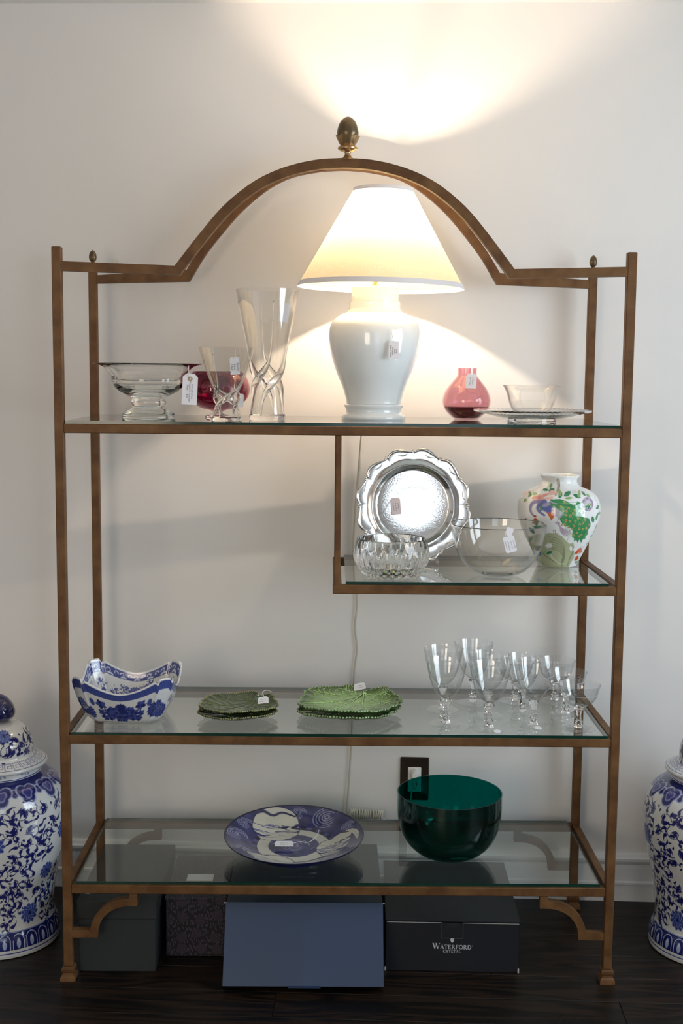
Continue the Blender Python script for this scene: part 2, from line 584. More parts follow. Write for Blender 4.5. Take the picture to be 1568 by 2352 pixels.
baseboard('baseboard_right', -YF, room(XR, 0, 0), (0, 0, ROOM_ROT - PI / 2))

# ------------------------------------------------------------------ etagere
W2, D, P = 0.725, 0.488, 0.0236
ZS1, ZS2, ZS3, ZS4 = 1.4945, 1.0833, 0.6778, 0.2667
HX = -0.0118
et = empty('etagere', (0, D / 2, 0))
tag(et, 'tall antique gold iron etagere with arched top and acorn finials against the wall', 'shelf')
OY = -D / 2   # parts are written in front-face coordinates and shifted by OY
def part(name, x0, x1, y0, y1, z0, z1, parent=et, mat='bronze', bev=0.0018):
    return box(name, x0, x1, y0 + OY, y1 + OY, z0, z1, M[mat], parent, bev)
foot_prof = [(0.0, 0.0), (0.0200, 0.0), (0.0200, 0.009), (0.0188, 0.013), (0.0145, 0.017), (0.0138, 0.022), (0.0165, 0.026), (0.0172, 0.031), (0.0165, 0.036), (0.0125, 0.039), (0.0, 0.039)]
foot_me = lathe('foot', [(r * math.sqrt(2), z) for r, z in foot_prof], 4, 30, rot0=PI / 4)
for sx in (-1, 1):
    for fy in (0, 1):
        y0 = 0 if fy == 0 else D - P
        zt = 1.939 if fy == 0 else 1.928
        part('post', sx * W2 - P / 2, sx * W2 + P / 2, y0, y0 + P, 0.039, zt)
        obj('foot', foot_me, M['bronze'], et, (sx * W2, y0 + P / 2 + OY, 0))
XI = W2 - P / 2
for nm, zs, xa in (('top', ZS1, -XI), ('mid', ZS2, HX - P / 2), ('low', ZS3, -XI), ('bottom', ZS4, -XI)):
    part('shelf_rail', xa, XI, 0.0005, P, zs - P, zs)
    part('shelf_rail', xa, XI, D - P, D - 0.0005, zs - P, zs)
    part('side_rail', -W2 - P / 2 + 0.001 if nm != 'mid' else HX - P / 2 + 0.0005, -W2 + P / 2 - 0.001 if nm != 'mid' else HX + P / 2 - 0.0005, P, D - P, zs - P + 0.0004, zs - 0.0004)
    part('side_rail', W2 - P / 2 + 0.001, W2 + P / 2 - 0.001, P, D - P, zs - P + 0.0004, zs - 0.0004)
hang_w = 0.0078
for fy in (0, 1):
    y0 = 0.001 if fy == 0 else D - P + 0.001
    part('hanger', HX - hang_w, HX + hang_w, y0, y0 + P - 0.002, ZS2 - P / 2, ZS1 - P)

def arch(name, xin, zp, xj, zj, curve, y0, y1, outer=True):
    """bar: level rail from each post, then the arch; curve = half outline (x, z) from apex down to the rail"""
    half = cr(curve, 34)
    right = half
    left = half[::-1].copy()
    left[:, 0] *= -1
    c = np.vstack([left[:-1], right])
    t = np.gradient(c, axis=0)
    nrm = np.c_[t[:, 1], -t[:, 0]]
    nrm /= np.linalg.norm(nrm, axis=1)[:, None]   # points inward (down) for left-to-right travel
    if outer:
        co, ci = c, c + nrm * P
    else:
        co, ci = c - nrm * P, c
    zt = zj + 0.0
    # cut the ends at the rail's top and bottom
    def cut(cc, zlim):
        k = cc[:, 1] >= zlim
        return cc[k]
    n = 60
    def resample(cc):
        d = np.r_[0, np.cumsum(np.linalg.norm(np.diff(cc, axis=0), axis=1))]
        s = np.linspace(0, d[-1], n)
        return np.c_[np.interp(s, d, cc[:, 0]), np.interp(s, d, cc[:, 1])]
    co = resample(cut(co, zj)); ci = resample(cut(ci, zj - P))
    O = np.vstack([[-xin, zp], co, [xin, zp]])
    I = np.vstack([[-xin, zp - P], ci, [xin, zp - P]])
    V, F = [], []
    m = len(O)
    for (yy) in (y0 + OY, y1 + OY):
        for q in O: V.append((q[0], yy, q[1]))
        for q in I: V.append((q[0], yy, q[1]))
    for i in range(m - 1):
        a, b, c2, d2 = i, i + 1, m + i + 1, m + i
        F.append((a, d2, c2, b))
        F.append((2 * m + a, 2 * m + b, 2 * m + c2, 2 * m + d2))
        F.append((a, b, 2 * m + b, 2 * m + a))
        F.append((d2, 2 * m + d2, 2 * m + c2, c2))
    F.append((0, 2 * m, 3 * m, m)); F.append((m - 1, 2 * m - 1, 4 * m - 1, 3 * m - 1))
    me = fix_normals(mk(name, V, F, 25))
    return obj(name, me, M['bronze'], et)
arch('arch', XI, 1.9025, 0.434, 1.893, [(0, 2.1625), (0.07, 2.158), (0.14, 2.1425), (0.2, 2.119), (0.25, 2.089), (0.31, 2.038), (0.365, 1.974), (0.40, 1.930), (0.43, 1.891), (0.45, 1.862)], 0.0005, P - 0.0005)
arch('arch', XI, 1.9035, 0.468, 1.9035, [(0, 2.208), (0.07, 2.203), (0.145, 2.188), (0.2, 2.163), (0.25, 2.128), (0.3, 2.083), (0.35, 2.026), (0.40, 1.962), (0.449, 1.882), (0.475, 1.84)], D - P + 0.0005, D - 0.0005, outer=False)

# scroll brackets under the bottom shelf, front and back
def bracket(sx, y0):
    zt = ZS4 - P
    hw = 0.0105
    xs = 0.549            # middle of the upright stub
    pts = [(xs, zt), (xs, 0.2215)]
    for k in range(0, 15):
        a = PI / 2 * k / 14
        pts.append((xs + 0.013 + 0.104 * math.sin(a) - 0.013 * (k > 0) , 0.2215 - 0.0865 * (1 - math.cos(a))))
    # arm to the post
    x_end = XI + 0.001
    c = [(xs, zt + 0.001), (xs, 0.219)]
    arc = [(xs + 0.012 + 0.094 * math.sin(PI / 2 * k / 16), 0.131 + 0.088 * math.cos(PI / 2 * k / 16)) for k in range(17)]
    c += arc + [(x_end, 0.131 - 0.0005)]
    c = np.array(c)
    t = np.gradient(c, axis=0)
    # miter offset per vertex from neighbouring segment normals
    seg = np.diff(c, axis=0)
    seg /= np.linalg.norm(seg, axis=1)[:, None]
    sn = np.c_[seg[:, 1], -seg[:, 0]]
    nn = np.vstack([sn[:1], (sn[:-1] + sn[1:]), sn[-1:]])
    nn /= np.linalg.norm(nn, axis=1)[:, None]
    sc = np.ones(len(c))
    sc[1:-1] = 1 / np.maximum(0.6, (nn[1:-1] * sn[:-1]).sum(1))
    A, B = c + nn * hw * sc[:, None], c - nn * hw * sc[:, None]
    V, F, m = [], [], len(c)
    for yy in (y0 + OY, y0 + P * 0.86 + OY):
        V += [(sx * q[0], yy, q[1]) for q in A] + [(sx * q[0], yy, q[1]) for q in B]
    for i in range(m - 1):
        F += [(i, m + i, m + i + 1, i + 1), (2 * m + i, 2 * m + i + 1, 3 * m + i + 1, 3 * m + i), (i, i + 1, 2 * m + i + 1, 2 * m + i), (m + i, 3 * m + i, 3 * m + i + 1, m + i + 1)]
    F += [(0, 2 * m, 3 * m, m), (m - 1, 2 * m - 1, 4 * m - 1, 3 * m - 1)]
    obj('bracket', fix_normals(mk('bracket', V, F, 25)), M['bronze'], et)
for sx in (-1, 1):
    bracket(sx, 0.002)
    bracket(sx, D - P + 0.002)

# big acorn finial on the front arch
fin = obj('finial', lathe('finial', [(0, -0.004), (0.0155, -0.002), (0.0125, 0.003), (0.0080, 0.008), (0.0072, 0.013), (0.0090, 0.0165), (0.017, 0.0185), (0.0240, 0.0225), (0.0250, 0.026),
          (0.0225, 0.0295), (0.0175, 0.0315), (0.0, 0.0315)], 40), M['finial_gold'], et, (0.0045, P / 2 + OY, 2.1625))
def acorn_mod(t, r, z):
    return r * (1 + 0.012 * math.cos(14 * t + z * 900) * (z > 0.05)), z
obj('acorn', lathe('acorn', [tuple(q) for q in cr([(0.0195, 0.040), (0.0245, 0.052), (0.0268, 0.062), (0.0252, 0.073), (0.0212, 0.085), (0.0152, 0.094), (0.0078, 0.100), (0.0, 0.1025)], 26)], 56, mod=acorn_mod), M['finial'], fin)
def cup_mod(t, r, z):
    w = abs(math.cos(4.5 * t))
    k = max(0.0, (z - 0.034) / 0.018)
    return r * (0.93 + 0.09 * w), z + 0.004 * k * (w - 0.5)
obj('leaf_cup', lathe('leaf_cup', [(0, 0.0305), (0.0172, 0.031), (0.0215, 0.037), (0.0262, 0.045), (0.0292, 0.051), (0.0305, 0.0535), (0.0285, 0.0540), (0.0235, 0.050), (0.0, 0.046)], 72, mod=cup_mod), M['finial_gold'], fin)
# little acorns on the back posts
for sx in (-1, 1):
    f2 = obj('finial', lathe('finial', [(0, 0), (0.0165, 0), (0.0165, 0.004), (0.0105, 0.008), (0.0055, 0.011), (0.005, 0.014), (0.0, 0.014)], 28), M['bronze'], et, (sx * W2, D - P / 2 + OY, 1.928))
    obj('acorn', lathe('acorn', [tuple(q) for q in cr([(0.0, 0.0125), (0.0075, 0.0155), (0.0105, 0.0225), (0.0112, 0.028), (0.0098, 0.036), (0.0062, 0.043), (0.0, 0.048)], 18)], 28), M['finial'], f2)

# glass shelves: lie on the rails
GT = 0.008
def glass_shelf(label, zs, xa, xb, y0, y1):
    o = empty('glass_shelf', ((xa + xb) / 2, (y0 + y1) / 2, zs))
    tag(o, label, 'glass shelf', 'glass shelves of the etagere')
    hx, hy = (xb - xa) / 2, (y1 - y0) / 2
    V = [(sx * hx, sy * hy, z) for z in (0.0002, GT) for sx, sy in ((-1, -1), (1, -1), (1, 1), (-1, 1))]
    obj('pane', mk('pane', V, [(0, 3, 2, 1), (4, 5, 6, 7)]), M['shelf_glass'], o)
    obj('polished_edge', mk('polished_edge', V, [(0, 1, 5, 4), (1, 2, 6, 5), (2, 3, 7, 6), (3, 0, 4, 7)]), M['shelf_edge'], o)
glass_shelf('uppermost glass shelf carrying the lit lamp', ZS1, -XI + 0.004, XI - 0.004, 0.0015, D - 0.012)
glass_shelf('short glass shelf under the silver tray and peacock vase', ZS2, HX + 0.022, XI - 0.018, 0.009, D - 0.012)
glass_shelf('glass shelf carrying leaf plates and stemware', ZS3, -XI + 0.006, XI - 0.009, 0.002, D - 0.012)
glass_shelf('lowest glass shelf above the boxes on the floor', ZS4, -XI + 0.010, XI - 0.014, 0.009, D - 0.012)
G1, G2, G3, G4 = (z + GT for z in (ZS1, ZS2, ZS3, ZS4))

# ------------------------------------------------------------------ painting on vertices (glaze decoration)
class Paint:
    def __init__(self, P, base, period=None):
        self.P = np.asarray(P, float)
        self.C = np.tile(np.array(base, float), (len(self.P), 1))
        self.H = np.zeros(len(self.P))
        self.period = period
        self.clip = None
        self.order = np.argsort(self.P[:, 1], kind='stable')
        self.ys = self.P[self.order, 1]
        self.xlim = self.P[:, 0].min(), self.P[:, 0].max()
    def _sel(self, x0, x1, y0, y1):
        if x1 < self.xlim[0] or x0 > self.xlim[1]: return self.order[:0]
        a, b = np.searchsorted(self.ys, (y0, y1 + 1e-12))
        c = self.order[a:b]
        x = self.P[c, 0]
        c = c[(x >= x0) & (x <= x1)]
        if self.clip is not None: c = c[self.clip[c]]
        return c
    def _put(self, idx, a, col, h=0.0):
        a = np.clip(a, 0, 1)[:, None]
        if col is not None:
            self.C[idx] = self.C[idx] * (1 - a) + np.array(col) * a
        if h: self.H[idx] = np.maximum(self.H[idx], a[:, 0] * h)
    def _shifts(self):
        return (0,) if not self.period else (-self.period, 0, self.period)
    def ellipse(self, c, a, b, ang, col, soft=0.1, alpha=1.0):
        R = max(a, b) * (1 + soft)
        for s in self._shifts():
            cx, cyy = c[0] + s, c[1]
            i = self._sel(cx - R, cx + R, cyy - R, cyy + R)
            if not len(i): continue
            d = self.P[i] - (cx, cyy)
            ca, sa = math.cos(ang), math.sin(ang)
            u = (d[:, 0] * ca + d[:, 1] * sa) / a
            v = (-d[:, 0] * sa + d[:, 1] * ca) / b
            q = np.hypot(u, v)
            self._put(i, alpha * (1 + soft - q) / (2 * soft), col)
    def ring(self, c, r, w, col, alpha=1.0):
        R = r + w
        for s in self._shifts():
            i = self._sel(c[0] + s - R, c[0] + s + R, c[1] - R, c[1] + R)
            if not len(i): continue
            q = np.abs(np.hypot(*(self.P[i] - (c[0] + s, c[1])).T) - r)
            self._put(i, alpha * (1.25 - q / (w / 2)) / 0.5, col)
    def leaf(self, c, L, Wd, ang, col, soft=0.15, alpha=1.0):
        """pointed leaf starting at c, length L, half-width Wd"""
        R = L * 1.1
        for s in self._shifts():
            cx, cyy = c[0] + s, c[1]
            i = self._sel(cx - R, cx + R, cyy - R, cyy + R)
            if not len(i): continue
            d = self.P[i] - (cx, cyy)
            ca, sa = math.cos(ang), math.sin(ang)
            u = (d[:, 0] * ca + d[:, 1] * sa) / L
            v = np.abs(-d[:, 0] * sa + d[:, 1] * ca)
            w = Wd * np.clip(4 * u * (1 - u), 0, None) ** 0.8
            self._put(i, np.where((u > 0) & (u < 1), alpha * ((w - v) / (Wd * soft) + 0.5), 0), col)
    def stroke(self, pts, w0, w1, col, h=0.0, alpha=1.0, hard=False):
        pts = np.asarray(pts, float)
        m = len(pts) - 1
        wm = max(w0, w1)
        for s in self._shifts():
            p = pts + (s, 0)
            i = self._sel(p[:, 0].min() - wm, p[:, 0].max() + wm, p[:, 1].min() - wm, p[:, 1].max() + wm)
            if not len(i): continue
            Q = self.P[i]
            best = np.full(len(i), -9.0)
            for k in range(m):
                a, b = p[k], p[k + 1]
                ab = b - a
                t = np.clip(((Q - a) @ ab) / max(1e-12, ab @ ab), 0, 1)
                d = np.hypot(*(Q - (a + t[:, None] * ab)).T)
                w = w0 + (w1 - w0) * (k + t) / m
                best = np.maximum(best, 1 - d / np.maximum(w / 2, 1e-6))
            self._put(i, alpha * (best * 2.0 + 0.30), col, h)
    def poly(self, pts, col, alpha=1.0):
        p = np.asarray(pts, float)
        for s in self._shifts():
            q = p + (s, 0)
            i = self._sel(q[:, 0].min(), q[:, 0].max(), q[:, 1].min(), q[:, 1].max())
            if not len(i): continue
            X, Y = self.P[i].T
            ins = np.zeros(len(i), bool)
            for k in range(len(q)):
                (xa, ya), (xb, yb) = q[k - 1], q[k]
                if ya == yb: continue
                ins ^= ((Y < ya) != (Y < yb)) & (X < (xb - xa) * (Y - ya) / (yb - ya) + xa)
            self._put(i, ins * alpha, col)
    def band(self, y0, y1, col, alpha=1.0):
        i = self._sel(-1e9, 1e9, y0, y1)
        self._put(i, np.full(len(i), alpha), col)

def set_col(me, C):
    at = me.color_attributes.new('Col', 'FLOAT_COLOR', 'POINT')
    at.data.foreach_set('color', np.c_[C, np.ones(len(C))].astype(np.float32).ravel())

def grid_mesh(name, V, nv, nu, smooth=180, close_u=True, caps=()):
    V = np.asarray(V, float)
    i = np.arange(nv - 1)[:, None] * nu
    j = np.arange(nu if close_u else nu - 1)[None, :]
    j2 = (j + 1) % nu
    F = np.stack([i + j, i + j2, i + nu + j2, i + nu + j], -1).reshape(-1, 4)
    me = bpy.data.meshes.new(name)
    me.from_pydata(V.tolist(), [], F.tolist() + [tuple(c) for c in caps])
    me.update()
    me.shade_smooth()
    if smooth < 180: me.set_sharp_from_angle(angle=math.radians(smooth))
    return me

BLUE = (0.012, 0.016, 0.13)
MID = (0.035, 0.055, 0.26)
PALE = (0.22, 0.28, 0.50)
CHINA = (0.63, 0.64, 0.64)

def comma(pt, x, y, r, ang, col):
    """a comma leaf: round head and a curling tail"""
    pt.ellipse((x, y), r, r * 0.72, ang, col, 0.12)
    t = np.linspace(0, 1, 6)
    bend = random.choice((-1, 1)) * 1.3
    px = x + np.cumsum(np.r_[0, np.cos(ang + bend * t[1:])]) * r * 0.62
    py = y + np.cumsum(np.r_[0, np.sin(ang + bend * t[1:])]) * r * 0.62
    pt.stroke(np.c_[px, py], r * 1.25, r * 0.25, col)

def lotus(pt, x, y, R, n=11, col=MID, line=PALE):
    for ring_, k0 in ((1.0, 0.0), (0.68, 0.5), (0.42, 0.0)):
        for k in range(n):
            a = 2 * PI * (k + k0) / n
            pt.leaf((x, y), R * ring_, R * 0.30 * ring_, a, line)
            pt.leaf((x + math.cos(a) * R * 0.03, y + math.sin(a) * R * 0.03), R * 0.93 * ring_, R * 0.23 * ring_, a, col)
    pt.ellipse((x, y), R * 0.16, R * 0.16, 0, BLUE)

def vine(pt, x, y, S, col=BLUE):
    a0 = random.random() * 2 * PI
    sgn = random.choice((-1, 1))
    t = np.linspace(0, 1, 12)
    ang = a0 + sgn * t * 4.2
    px = x + np.cumsum(np.cos(ang)) * S / 8.0
    py = y + np.cumsum(np.sin(ang)) * S / 8.0
    px -= px.mean() - x; py -= py.mean() - y
    pt.stroke(np.c_[px, py], S * 0.055, S * 0.04, col)
    for k in (0, 2, 4, 5, 7, 9, 11):
        side = 1 if (k % 2) else -1
        na = ang[k] + side * 1.3
        qx, qy = px[k] + math.cos(na) * S * 0.17, py[k] + math.sin(na) * S * 0.17
        pt.stroke([(px[k], py[k]), (qx, qy)], S * 0.05, S * 0.05, col)
        comma(pt, qx, qy, S * random.uniform(0.095, 0.15), na + random.uniform(-0.6, 0.6), col)
    for k in (1, 6, 10):
        na = ang[k] - 1.2
        qx, qy = px[k] + math.cos(na) * S * 0.26, py[k] + math.sin(na) * S * 0.26
        for m in range(5):
            pt.leaf((qx, qy), S * 0.11, S * 0.035, na + (m - 2) * 0.55, col)

# ------------------------------------------------------------------ covered temple jars
JS = 0.00126
def make_jar():
    prof = [(112, 0), (127, 1), (130, 6), (130, 14), (129, 30), (126, 44), (120, 58), (117.5, 72), (119, 100), (123, 135), (129, 170), (135.5, 197), (142, 224),
            (147.5, 250), (150.5, 275), (151.5, 298), (150.5, 320), (146.5, 343), (139, 361), (127, 375), (112, 385), (98, 390), (92, 394), (91.5, 402), (91.5, 414), (86, 414)]
    c = cr([(r * JS, h * JS) for r, h in prof], 450)
    NU, NV = 880, len(c)
    th = np.linspace(0, 2 * PI, NU, endpoint=False)
    V = np.stack([c[:, :1] * np.cos(th), c[:, :1] * np.sin(th), np.repeat(c[:, 1:], NU, 1)], -1).reshape(-1, 3)
    arc = np.r_[0, np.cumsum(np.linalg.norm(np.diff(c, axis=0), axis=1))]
    k0 = int(np.argmax(c[:, 0] >= 0.126 * 1.0))
    hs = lambda h: float(np.interp(h * JS, c[82:, 1], arc[82:])) if h > 40 else float(np.interp(h * JS, c[:, 1], arc))
    RR = 0.172
    per = 2 * PI * RR
    Pq = np.stack([np.repeat(th[None] * RR, NV, 0), np.repeat(arc[:, None], NU, 1)], -1).reshape(-1, 2)
    pt = Paint(Pq, CHINA, per)
    # foot: double line and lappet band
    pt.band(hs(12), hs(14.5), MID)
    pt.band(hs(20), hs(56), BLUE)
    n = 26
    for k in range(n):
        u = (k + 0.5) * per / n
        w = per / n * 0.40
        y0, y1 = hs(21), hs(53)
        arcp = [(u - w, y0), (u - w, y1 - w)] + [(u + w * math.cos(a), y1 - w + w * math.sin(a)) for a in np.linspace(PI, 0, 7)] + [(u + w, y1 - w), (u + w, y0)]
        pt.stroke(arcp, 0.0022, 0.0022, (0.5, 0.55, 0.68))
        pt.leaf((u, hs(22)), 0.030, 0.0062, PI / 2, (0.34, 0.42, 0.62))
        pt.ellipse((u, hs(40)), 0.0035, 0.006, 0, (0.5, 0.56, 0.7))
    pt.band(hs(56.5), hs(58.5), PALE)
    # body: two staggered rows of lotus in a dense scroll of vines
    flowers = []
    for r_, h in enumerate((92, 268, 182)):
        for k in range(5):
            u = per * (k + (0.5 if r_ == 1 else (0.0 if r_ == 0 else 0.25))) / 5 + 0.03
            flowers.append((u % per, hs(h), 0.032 if r_ != 2 else 0.027))
    y = hs(72)
    rw = 0
    while y < hs(338):
        nx = 20
        for k in range(nx):
            u = per * (k + 0.5 * (rw % 2)) / nx + random.uniform(-0.006, 0.006)
            yy = y + random.uniform(-0.005, 0.005)
            if any(math.hypot(min(abs(u - f[0]), per - abs(u - f[0])), yy - f[1]) < f[2] + 0.016 for f in flowers): continue
            vine(pt, u, yy, 0.052)
        y += 0.041
        rw += 1
    for f in flowers: lotus(pt, f[0], f[1], f[2])
    # shoulder: dark collar of ruyi heads
    pt.band(hs(371), hs(392), BLUE)
    n = 14
    ytop, ybot = hs(389), hs(349)
    Ls = ytop - ybot
    w = per / n
    for k in range(n):
        u = (k + 0.5) * per / n
        pt.ellipse((u + w / 2, ybot + 0.50 * Ls), w * 0.16, Ls * 0.20, 0, (0.30, 0.34, 0.55))
        pt.ellipse((u + w / 2, ybot + 0.50 * Ls), w * 0.12, Ls * 0.15, 0, BLUE)
        for e, col in ((1.0, (0.34, 0.38, 0.58)), (0.87, BLUE), (0.50, (0.20, 0.20, 0.40)), (0.36, (0.045, 0.045, 0.20))):
            c0 = ybot + 0.44 * Ls
            pt.ellipse((u - w * 0.19 * e, c0 + 0.14 * Ls * e), w * 0.25 * e, Ls * 0.27 * e, 0.3, col)
            pt.ellipse((u + w * 0.19 * e, c0 + 0.14 * Ls * e), w * 0.25 * e, Ls * 0.27 * e, -0.3, col)
            pt.ellipse((u, c0 - 0.16 * Ls * e), w * 0.27 * e, Ls * 0.27 * e, 0, col)
    i = Pq[:, 1] > hs(392.5)
    pt.C[i] = CHINA
    pt.band(hs(393), hs(395), MID)
    n = 10
    for k in range(n):
        for q in range(4):
            pt.ellipse((per * (k + 0.2 + 0.15 * q) / n, hs(404) + random.uniform(-0.003, 0.003)), 0.008, 0.004, random.random() * 3, PALE)
    me = grid_mesh('jar_body', V, NV, NU, caps=[tuple(range(NU - 1, -1, -1))])
    set_col(me, pt.C)
    # lid
    lp = [(88, 408), (103, 408.5), (107.5, 412), (107.5, 416), (104, 419), (92, 425), (80, 430.5), (76.5, 436), (77.5, 446), (76, 462), (70, 480), (58, 494), (42, 502.5), (26, 506), (14, 507.5)]
    c = cr([(r * JS, h * JS) for r, h in lp], 170)
    NV = len(c)
    NUL = 480
    th2 = np.linspace(0, 2 * PI, NUL, endpoint=False)
    V = np.stack([c[:, :1] * np.cos(th2), c[:, :1] * np.sin(th2), np.repeat(c[:, 1:], NUL, 1)], -1).reshape(-1, 3)
    arc = np.r_[0, np.cumsum(np.linalg.norm(np.diff(c, axis=0), axis=1))]
    RL = 0.100
    per = 2 * PI * RL
    Pq = np.stack([np.repeat(th2[None] * RL, NV, 0), np.repeat(arc[:, None], NUL, 1)], -1).reshape(-1, 2)
    pt = Paint(Pq, CHINA, per)
    k1 = np.argmin(np.hypot(c[:, 0] - 104 * JS, c[:, 1] - 419 * JS))
    k2 = np.argmin(np.hypot(c[:, 0] - 80 * JS, c[:, 1] - 430.5 * JS))
    a0, a1 = arc[k1], arc[k2]
    pt.band(a0, a0 + 0.002, MID)
    pt.band(a1 - 0.003, a1 - 0.0012, MID)
    n = 30
    L_ = a1 - a0 - 0.009
    for k in range(n):      # key fret
        u = k * per / n
        w = per / n * 0.8
        y0 = a0 + 0.004
        pt.stroke([(u, y0), (u, y0 + L_), (u + w, y0 + L_), (u + w, y0 + L_ * 0.28), (u + w * 0.38, y0 + L_ * 0.28), (u + w * 0.38, y0 + L_ * 0.66), (u + w * 0.68, y0 + L_ * 0.66)], 0.0026, 0.0026, (0.16, 0.18, 0.36))
    top = arc[-1]
    k3 = arc[np.argmin(np.hypot(c[:, 0] - 77.5 * JS, c[:, 1] - 446 * JS))]
    for k in range(9):
        u = per * k / 9
        if k % 3 == 1: lotus(pt, u, k3 + 0.055, 0.024)
        vine(pt, u, k3 + 0.006, 0.055)
        vine(pt, u + 0.033, k3 + 0.034, 0.052)
    me2 = grid_mesh('jar_lid', V, NV, NUL)
    set_col(me2, pt.C)
    kn = lathe('knob', [tuple(q) for q in cr([(14 * JS, 505 * JS), (20 * JS, 508 * JS), (34 * JS, 514 * JS), (39 * JS, 524 * JS), (37 * JS, 538 * JS), (29 * JS, 552 * JS), (16 * JS, 564 * JS), (0, 570 * JS)], 26)], 40, 180)
    return me, me2, kn
jm, lm, km = make_jar()
M['cobalt'] = plain('cobalt_glaze', (0.010, 0.012, 0.085), 0.08, coat=0.7)
for lab, loc, rz in (('blue and white lidded temple jar on the floor left of the etagere', (-0.972, 0.266, 0), 0.3),
                     ('blue and white lidded temple jar on the floor right of the etagere', (1.064, 0.232, 0), 1.15)):
    j = empty('temple_jar', loc, (0, 0, rz))
    tag(j, lab, 'jar', 'temple jars beside the etagere')
    obj('jar_body', jm, M['porcelain'], j)
    ld = obj('lid', lm, M['porcelain'], j)
    obj('knob', km, M['cobalt'], ld)

# ------------------------------------------------------------------ table lamp
LZ = 1.190e-3
lamp_loc = Vector((0.0860, 0.280, G1))
lamp = empty('table_lamp', lamp_loc)
tag(lamp, 'lit table lamp with white porcelain jar base and conical linen shade', 'lamp')
lp = lambda pts: [(r * LZ, h * LZ) for r, h in pts]
obj('foot_ring', lathe('foot_ring', lp([(0, 0), (73, 0), (74.8, 2.5), (75, 6), (73.5, 9.5), (70, 12), (66, 14.5), (64.5, 17), (64.5, 23), (66, 27), (68.5, 30), (68.5, 33), (66, 35), (63.5, 36.4), (0, 36.4)]), 72, 50), M['lamp_white'], lamp)
body = cr(lp([(63.5, 36.6), (65, 46), (69.5, 63), (77, 84), (86, 105), (95.5, 132), (102, 158), (105.3, 186), (104.5, 206), (101, 219), (93.5, 230), (81, 239.5), (68, 246), (61, 252), (59.5, 260), (59.5, 269)]), 80)
obj('porcelain_body', lathe('porcelain_body', [(0, 36.6 * LZ)] + [tuple(q) for q in body] + [(0, 269 * LZ)], 96, 50), M['lamp_white'], lamp)
obj('cap', lathe('cap', lp([(0, 269.3), (57.5, 269.3), (57.8, 271.2), (54.5, 272), (54, 301), (52, 304), (20, 306), (0, 306)]), 64, 40), M['lamp_white'], lamp)
obj('stem', lathe('stem', lp([(0, 306), (9, 306), (9, 309), (5.5, 312), (5.5, 392), (8, 396), (12.5, 400), (13, 423.5), (0, 423.5)]), 24, 40), M['brass'], lamp)
bulb_prof = cr(lp([(10.5, 424), (11.5, 430), (15, 438), (20, 447), (23, 457), (23.5, 466), (21.5, 476), (17, 485), (10, 491), (5, 493.5), (0.5, 494)]), 24)
bulb = obj('bulb', lathe('bulb', [tuple(q) for q in bulb_prof], 32, 180), M['bulb_glass'], lamp)
obj('filament', lathe('filament', lp([(0, 452), (3.5, 452.5), (5.2, 455), (5.2, 470), (3.5, 472.5), (0, 473)]), 16, 60), bulb_mat(6300.0), bulb)
obj('filament_post', lathe('filament_post', lp([(0, 424), (2.5, 424), (1.6, 436), (1.2, 451.5), (0, 451.5)]), 10, 60), M['white'], bulb)
hp = [(s * x * LZ, 0, h * LZ) for s, x, h in [(1, 12, 400), (1, 29, 414), (1, 33, 455), (1, 28, 497), (1, 15, 512), (1, 0, 517), (-1, 15, 512), (-1, 28, 497), (-1, 33, 455), (-1, 29, 414), (-1, 12, 400)]]
obj('harp', tube('harp', cr(hp, 50), 0.0013, 6), M['brass'], lamp)
sh = empty('shade', (0.010, 0, 0), (0, math.radians(0.9), 0), lamp)
B0, B1, T0, T1 = (193, 303), (189.5, 311), (69.5, 519), (67, 525)
def cone(name, a, b, th, mat, n=96):
    pr = lp([a, b])
    return obj(name, lathe(name, [(pr[0][0], pr[0][1]), (pr[1][0], pr[1][1]), (pr[1][0] - th, pr[1][1]), (pr[0][0] - th, pr[0][1])], n, 40, closed=True), mat, sh)
pr = lp([(190.6, 306), (67.5, 523)])
sv = [(pr[0][0] + (pr[1][0] - pr[0][0]) * k / 12, pr[0][1] + (pr[1][1] - pr[0][1]) * k / 12) for k in range(13)]
obj('linen_cone', lathe('linen_cone', sv, 128, 180), M['shade'], sh)
cone('bottom_binding', (194, 302), (188.0, 314), 0.0020, M['trim_cloth'])
cone('top_binding', (71.8, 518), (68.0, 526.5), 0.0020, M['trim_cloth'])
for k in range(3):
    a = k * 2 * PI / 3 + PI / 2
    obj('spider_arm', tube('spider_arm', [(0, 0, 518 * LZ), (67 * LZ * math.cos(a), 67 * LZ * math.sin(a), 522 * LZ)], 0.0011, 6), M['brass'], sh)
obj('shade_finial', lathe('shade_finial', lp([(0, 514), (5, 514), (6, 519), (3, 523), (4.5, 527), (0, 531)]), 16, 60), M['brass'], sh)

# ------------------------------------------------------------------ top shelf glass
def shell(prof_out, th, bottom, n_in=None):
    """closed profile of a vessel: outside from base centre to rim, inside back down to `bottom` height"""
    out = [tuple(q) for q in prof_out]
    inn = [(r - th, z) for r, z in out if z > bottom + th and r - th > 0.002]
    inn = inn[::-1]
    return [(0, out[0][1])] + out + inn + [(0, bottom)]

